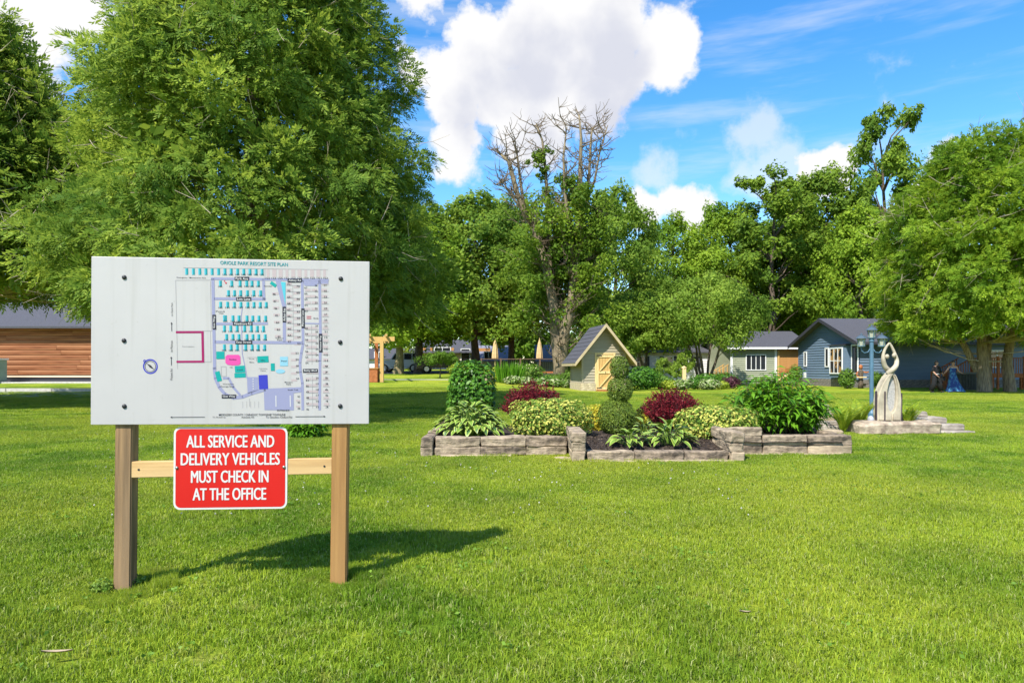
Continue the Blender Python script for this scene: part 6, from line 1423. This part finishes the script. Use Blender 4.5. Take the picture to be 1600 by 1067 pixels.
def broadleaf():
    A = decid_meshes(101, 16.0, 5.6, 2.6, 120, 300, 0.155, 'round', 0.40)
    B = decid_meshes(102, 17.0, 5.0, 3.0, 110, 300, 0.160, 'dome', 0.42)
    Ee = decid_meshes(105, 20.0, 4.6, 5.0, 64, 270, 0.17, 'loose', 0.40, puff=(0.15, 0.27))
    Dd = decid_meshes(104, 15.0, 5.4, 2.8, 115, 290, 0.155, 'dome', 0.36)
    g = 'broadleaf trees behind the lawn'
    def T(px, d, top, hw, ms, H0, R0, label, leafm, bark='bark', rz=0.0, name='broadleaf_tree', bt=None):
        x = wx(px, d); z0 = gz(x, d); h = wz(top, d) - z0; r = hw / FPX * d
        return place_tree(name, label, ms, leafm, bark, x, d, rz, (r / R0, r / R0, h / H0), g)
    T(622, 57.5, 322, 95, A, 16, 5.6, 'maple with a pale leaning trunk in front of the white vehicle', 'leaf_maple', 'bark_pale', 0.3)
    T(656, 60.0, 330, 88, B, 17, 5.0, 'maple with a dark trunk at the nose of the black car', 'leaf_maple', 'bark', 2.0)
    T(742, 63.0, 312, 105, D_ := Dd, 15, 5.4, 'wide ash tree between the cars and the dead tree', 'leaf_ash', 'bark', 1.1)
    T(800, 66.0, 318, 80, A, 16, 5.6, 'ash tree just left of the dead tree, farther back', 'leaf_ash', 'bark', 3.7)
    T(962, 58.0, 300, 70, B, 17, 5.0, 'dense green tree rising behind the shed roof', 'leaf_ash', 'bark', 0.9)
    T(1050, 66.0, 345, 78, A, 16, 5.6, 'round maple behind the white bungalow', 'leaf_maple', 'bark', 4.4)
    T(1135, 70.0, 322, 70, Dd, 15, 5.4, 'maple crown showing above the small multi-stem tree', 'leaf_maple', 'bark', 5.2)
    T(1207, 64.0, 262, 78, Ee, 20, 4.6, 'tall loose crowned tree behind the green house', 'leaf_oak', 'bark', 0.4)
    T(1282, 68.0, 272, 80, B, 17, 5.0, 'tree with a broad crown above the blue house ridge', 'leaf_oak', 'bark', 1.9)
    T(1386, 66.0, 158, 70, Ee, 20, 4.6, 'tallest tree of the skyline, beside the bright cedar', 'leaf_oak', 'bark', 2.6)
    T(1345, 60.0, 330, 75, Dd, 15, 5.4, 'bright maple right behind the blue house roof', 'leaf_maple', 'bark', 0.2)
    T(1240, 72.0, 330, 85, A, 16, 5.6, 'maple filling the gap behind the green house', 'leaf_maple', 'bark', 2.9)
    # the wood behind, one mass
    rng = np.random.default_rng(55); V, Q, nb = [], [], 0
    for i in range(46):
        px = -150 + 1950 * (i + rng.uniform(-.3, .3)) / 45; d = rng.uniform(84, 112); x = wx(px, d); h = rng.uniform(13, 18) * (0.85 if 690 < px < 1010 else 1.0); r = rng.uniform(4.5, 6.5)
        for k in range(26):
            a = rng.uniform(0, 6.28); zz = h * (0.10 + 0.84 * rng.random()); rr_ = r * math.sqrt(max(0.05, 1 - ((zz / h - 0.45) / 0.6) ** 2)) * math.sqrt(rng.random()); n = 62
            c = np.array([x + rr_ * math.cos(a), d + rr_ * math.sin(a), gz(x, d) + zz]); dd = rnd_dir(rng, n); p = c + dd * (1.5 * rng.uniform(0.6, 1.0, n))[:, None]; nr = unit(dd + rnd_dir(rng, n) * .7 + np.array([0, 0, .4])); t_ = unit(np.cross(nr, rnd_dir(rng, n))); s = rng.uniform(0.22, 0.42, n)
            v, q = leaf_quads(p, t_, np.cross(nr, t_), s, s * .65); V.append(v); Q.append(q + nb); nb += len(v)
    for i in range(170):                              # undergrowth along the wood's edge
        px = -200 + 2000 * rng.random(); d = rng.uniform(88, 100); x = wx(px, d); n = 46; c = np.array([x, d, gz(x, d) + rng.uniform(0.4, 4.5)]); dd = rnd_dir(rng, n); p = c + dd * (1.7 * rng.uniform(0.5, 1.0, n))[:, None] * np.array([1.3, 1, 1]); nr = unit(dd + rnd_dir(rng, n) * .7 + np.array([0, 0, .4])); t_ = unit(np.cross(nr, rnd_dir(rng, n))); s = rng.uniform(0.3, 0.5, n)
        v, q = leaf_quads(p, t_, np.cross(nr, t_), s, s * .7); V.append(v); Q.append(q + nb); nb += len(v)
    o = link('forest', np_mesh('forest', np.concatenate(V), np.concatenate(Q)), M['leaf_dark']); tag(o, 'dark green wood closing the view behind houses and trees', 'forest', kind='stuff')
    # small trees
    S = decid_meshes(111, 6.9, 4.0, 2.6, 95, 290, 0.085, 'dome', 0.11, 5, (0.17, 0.27))
    x = wx(1100, 48.5); place_tree('small_tree', 'multi-stem rounded tree in front of the white bungalow', S, 'leaf_ash', 'bark', x, 48.5, 0.4, (1.03, 1.0, 1.12))
    S2 = decid_meshes(112, 6.2, 3.0, 2.4, 70, 260, 0.085, 'dome', 0.12, 2, (0.17, 0.28))
    place_tree('small_tree', 'low dark tree between the shed and the white bungalow', S2, 'leaf_oak', 'bark', wx(1012, 50), 50, 1.0, (1.1, 1.1, 1.08)); place_tree('small_tree', 'small leafy tree close behind the shed', S2, 'leaf_ash', 'bark', wx(965, 49), 49, 2.7, (0.9, 0.9, 0.95))
    S3 = decid_meshes(113, 2.0, 0.9, 0.9, 26, 150, 0.055, 'dome', 0.05, 1, (0.22, 0.34))
    for px, d, lab, rz, s in ((1038, 46.5, 'little round headed standard tree before the bungalow window', 0.2, (0.8, 0.8, 0.95)), (1070, 47, 'thin young tree beside the multi-stem tree', 2.2, (0.7, 0.7, 1.25)), (1058, 45.5, 'yellowish young shrub tree beside a wooden stake', 1.2, (0.7, 0.7, 0.75))):
        place_tree('young_tree', lab, S3, 'leaf_ash', 'bark', wx(px, d), d, rz, s, 'young trees by the bungalow')
    W = decid_meshes(114, 1.55, 1.25, 0.95, 34, 150, 0.05, 'dome', 0.05, 1, (0.2, 0.3))
    place_tree('weeping_tree', 'small dark mushroom shaped tree in front of the black car', W, 'leaf_dark', 'bark', wx(687, 47), 47, 0.5, (1.05, 1.05, 1.1))
broadleaf()

def dead_tree():
    d = 47.0; x = wx(876, d); t = thing('dead_topped_tree', 'old forked tree with bare dead top and leafy lower limbs', 'tree', (x, d, gz(x, d))); rr = random.Random(17); U = d / FPX
    q = lambda px, py, y=0.0: Vector(((px - 876) * U, y, CAM_H + (HORIZ - py) * U - gz(x, d)))
    wood_ = MB()
    stems = [([q(874, 600), q(874, 570), q(869, 530, .1), q(866, 480, .2), q(855, 420, .4), q(838, 360, .5), q(822, 335, .5), q(808, 300, .4), q(795, 250, .3), q(783, 240, .2)], 0.46, 0.10),
             ([q(876, 602), q(877, 560), q(882, 515, -.1), q(893, 480, -.2), q(897, 430, -.1), q(903, 380), q(906, 320), q(907, 260), q(908, 215), q(905, 180)], 0.50, 0.05),
             ([q(866, 490, .2), q(862, 440, .6), q(858, 380, .8), q(857, 320, .8), q(853, 260, .7), q(848, 215, .6), q(838, 190, .5)], 0.22, 0.045),
             ([q(897, 430, -.1), q(890, 370, -.6), q(882, 310, -.8), q(879, 250, -.8), q(884, 205, -.7)], 0.19, 0.04), ([q(903, 380), q(915, 320, .5), q(922, 270, .6), q(925, 210, .5), q(927, 195, .5)], 0.16, 0.045),
             ([q(915, 320, .5), q(930, 280, .3), q(938, 235, .2), q(950, 195, .1)], 0.11, 0.03), ([q(822, 335, .5), q(815, 290, .8), q(808, 235, .9), q(802, 215, .8)], 0.14, 0.035), ([q(838, 360, .5), q(815, 330, -.3), q(790, 295, -.4), q(770, 290, -.4)], 0.09, 0.025)]
    for pts, a, b in stems: wood_.tube(pts, taper(len(pts) - 1, a, b), 9)
    wood_.build('trunk', M['bark_old'], t, smooth=True)
    tw = MB(); tips = []
    for pts, a, b in stems:
        for i in range(2, len(pts)):
            for k in range(9):
                s = rr.random(); p = pts[i - 1].lerp(pts[i], s); high = p.z > 11
                l = rr.uniform(0.9, 2.4) * (1.0 if high else 1.5); an = rr.uniform(0, 6.28); el = rr.uniform(0.2, 1.1)
                e = p + Vector((math.cos(an) * math.cos(el), math.sin(an) * math.cos(el), math.sin(el))) * l
                if k > 6 and high: continue
                c = curved(p, e, -0.06, rr, 4, 0.10); tw.tube(c, taper(4, 0.042 if high else 0.05, 0.014), 5, cap=False); tips.append((e, high))
                for m in range(5):
                    b0 = c[rr.choice((1, 2, 3))]; e2 = b0 + Vector((rr.uniform(-1, 1), rr.uniform(-1, 1), rr.uniform(0, 1.0))).normalized() * l * rr.uniform(0.3, 0.6); tw.tube(curved(b0, e2, -0.05, rr, 3, 0.10), taper(3, 0.024, 0.009), 4, cap=False)
    tw.build('bare_branches', M['bark_dead'], t)
    rng = np.random.default_rng(18); P = []
    def puff(c, r, n): dd = rnd_dir(rng, n); dd[:, 2] *= 0.8; P.append(np.array(c) + dd * (r * (0.3 + 0.7 * rng.random(n) ** 0.5))[:, None])
    for e, high in tips:
        if not high and e.z > 4.2: puff(e + Vector((0, 0.9, 0)), rr.uniform(0.5, 1.0), 150)
    for i in range(130):                              # lower crown
        px, py = rr.gauss(882, 46), rr.uniform(335, 520)
        if abs(px - 880) < 32 and py > 455: py -= rr.uniform(70, 150)
        if py < 375: px = rr.gauss(898, 26)
        near = abs(px - 872) < 34 and py > 370
        puff(q(px, py, rr.uniform(1.0, 3.0) if near else rr.uniform(-2.4, 2.6)), rr.uniform(0.55, 1.15), 165)
    for i in range(34): puff(q(rr.gauss(892, 22), rr.uniform(280, 345), rr.uniform(-1.2, 1.2)), rr.uniform(0.3, 0.7), 90)
    for i in range(20): puff(q(rr.gauss(846, 10), rr.uniform(230, 300), rr.uniform(0, 1.0)), rr.uniform(0.2, 0.38), 40)
    p = np.concatenate(P); n = len(p); nrm = unit(rnd_dir(rng, n) + np.array([0, -0.3, 0.7])); t_ = unit(np.cross(nrm, rnd_dir(rng, n))); s = 0.12 * rng.uniform(0.6, 1.3, n)
    v, qd = leaf_quads(p, t_, np.cross(nrm, t_), s, s * 0.62); link('crown', np_mesh('crown', v, qd), M['leaf_oak'], t)
dead_tree()

# ------------------------------------------------------------------ planting beds at the far edge of the lawn
def far_beds():
    gg = 'shrubs in the beds beside the shed'
    def mound(name, label, px, py, d, w, h, leaf, n, mat, seed, power=2.0, second=None, frac=.5, cat='shrub'):
        x = wx(px, d); return shrub(name, label, cat, px, d, gz(x, d), w, h, w * 0.8, leaf, n, M[mat], power, 0.55, seed, 0.16, 0.6, gg, second=M[second] if second else None, frac=frac, stems=3)
    M['wild'] = leaf_mat('bed_leaf', (0.06, 0.14, 0.015), (0.16, 0.27, 0.03), None, 0.3); M['hosta_white'] = leaf_mat('white_margin_leaf', (0.24, 0.30, 0.12), (0.42, 0.45, 0.24), None, 0.2); M['lime'] = leaf_mat('lime_leaf', (0.22, 0.30, 0.02), (0.34, 0.40, 0.04), None, 0.3); M['plum'] = leaf_mat('plum_leaf', (0.05, 0.015, 0.025), (0.11, 0.03, 0.045), None, 0.2)
    mound('shrub', 'dark rounded shrub just right of the shed', 1004, 604, 39.5, 2.1, 1.35, 0.075, 2600, 'evergreen', 201); mound('shrub', 'loose green shrub between shed shrub and stake', 1034, 602, 41, 1.5, 0.8, 0.07, 1500, 'wild', 202); mound('shrub', 'lime green low plant in the bed by the stake', 1052, 604, 40, 1.6, 0.55, 0.06, 1300, 'lime', 203)
    mound('shrub', 'white edged hosta mound nearest the stake', 1068, 606, 39.5, 1.15, 0.62, 0.08, 900, 'wild', 204, second='hosta_white', frac=.55); mound('shrub', 'small dark shrub between the two white edged hostas', 1086, 606, 40, 0.85, 0.75, 0.06, 1000, 'evergreen', 205); mound('shrub', 'white edged hosta mound nearer the green house', 1108, 606, 39.6, 1.35, 0.62, 0.08, 1000, 'wild', 206, second='hosta_white', frac=.55)
    mound('shrub', 'plum coloured low shrub at the bed end', 1142, 602, 41.5, 1.2, 0.75, 0.06, 1200, 'plum', 207); mound('shrub', 'lime grassy clump at the bed end', 1128, 606, 40.4, 0.9, 0.5, 0.06, 700, 'lime', 208); mound('shrub', 'dark shrub at the foot of the multi-stem tree', 1105, 600, 45, 2.4, 0.9, 0.08, 1700, 'evergreen', 209)
    mound('shrub', 'dark shrub below the timber steps', 1132, 600, 47, 1.9, 0.95, 0.08, 1300, 'evergreen', 210); mound('shrub', 'leafy shrub in front of the bungalow end', 1018, 598, 45, 2.2, 1.1, 0.08, 1500, 'wild', 211)
    mound('shrub', 'rounded bright shrub beside the blue house wall', 1324, 604, 41.6, 1.05, 1.2, 0.07, 1500, 'wild', 212); mound('shrub', 'smaller shrub behind the lamp post by the blue house', 1372, 605, 42.0, 1.05, 1.0, 0.07, 1200, 'wild', 213); mound('shrub', 'bright shrub by the porch steps of the green house', 1243, 592, 49.5, 1.1, 1.5, 0.08, 900, 'wild', 214)
    # left of the shed
    for k, (px, d, w, h, m, lab) in enumerate(((752, 43, 2.0, 1.0, 'wild', 'loose green shrub behind the glossy evergreen'), (775, 42, 1.4, 0.9, 'lime', 'yellowish flowering shrub below the parasol'), (826, 43, 2.2, 1.25, 'wild', 'broad green shrub below the deck railing'), (868, 42, 1.7, 0.75, 'wild', 'green shrub left of the shed wall'),
                                               (850, 41, 1.5, 0.55, 'evergreen', 'low dark plant in the bed by the bench'), (888, 41.2, 1.0, 1.0, 'wild', 'leafy plant touching the shed corner'), (722, 52, 2.2, 1.0, 'lime', 'low yellowish bush at the tan house'), (640, 66.5, 2.6, 2.4, 'lime', 'round yellow green bush behind the white vehicle'))):
        mound('shrub', lab, px, 600, d, w, h, 0.075, int(900 * w), m, 220 + k)
    for k, px in enumerate((800, 822, 846, 866, 884)): mound('shrub', ('white edged hosta in the row by the shed, %s' % ('farthest from the shed', 'second from the far end', 'middle of five', 'second from the shed', 'nearest the shed')[k]), px, 606, 39.6 + 0.1 * k, 1.0, 0.5, 0.08, 700, 'wild', 240 + k, second='hosta_white', frac=.42)
    # iris clump
    rng = np.random.default_rng(71); d = 41; x = wx(797, d); t = thing('iris_clump', 'tall bright green sword leaved clump by the deck', 'plant', (x, d, gz(x, d))); n = 260; a = rng.uniform(0, 6.28, n); k = np.sqrt(rng.random(n)) * 0.75; b = np.stack([k * np.cos(a), k * np.sin(a) * .7, np.zeros(n)], 1); h = rng.uniform(0.8, 1.45, n); tip = b * 1.35 + np.stack([rng.normal(0, .1, n), rng.normal(0, .1, n), h], 1)
    T_ = unit(tip - b); v, q = leaf_quads((b + tip) / 2, T_, perp(T_, rng), np.linalg.norm(tip - b, axis=1) / 2, np.full(n, 0.03)); link('foliage', np_mesh('foliage', v, q), M['lance'], t)
    me = rough_box(0.9, 0.6, 0.5, 31, 0.12, 0.09, 3, 2.5); o = link('boulder', me, M['stone_pale'], loc=(wx(758, 40.2), 40.2, gz(-1.6, 40.2) + 0.17)); tag(o, 'pale boulder at the edge of the far planting bed', 'boulder')
    t = thing('wooden_stake', 'short pale wooden stake standing in the far bed', 'stake', (wx(1069, 41.5), 41.5, 0)); mb = MB(); mb.box2((-.1, -.1, 0), (.1, .1, 1.25)); mb.build('post', M['pine_pale'], t); mb = MB(); mb.lathe([(.16, 1.252), (.16, 1.30), (.02, 1.38)], 4); mb.build('cap', M['pine_pale'], t)
far_beds()
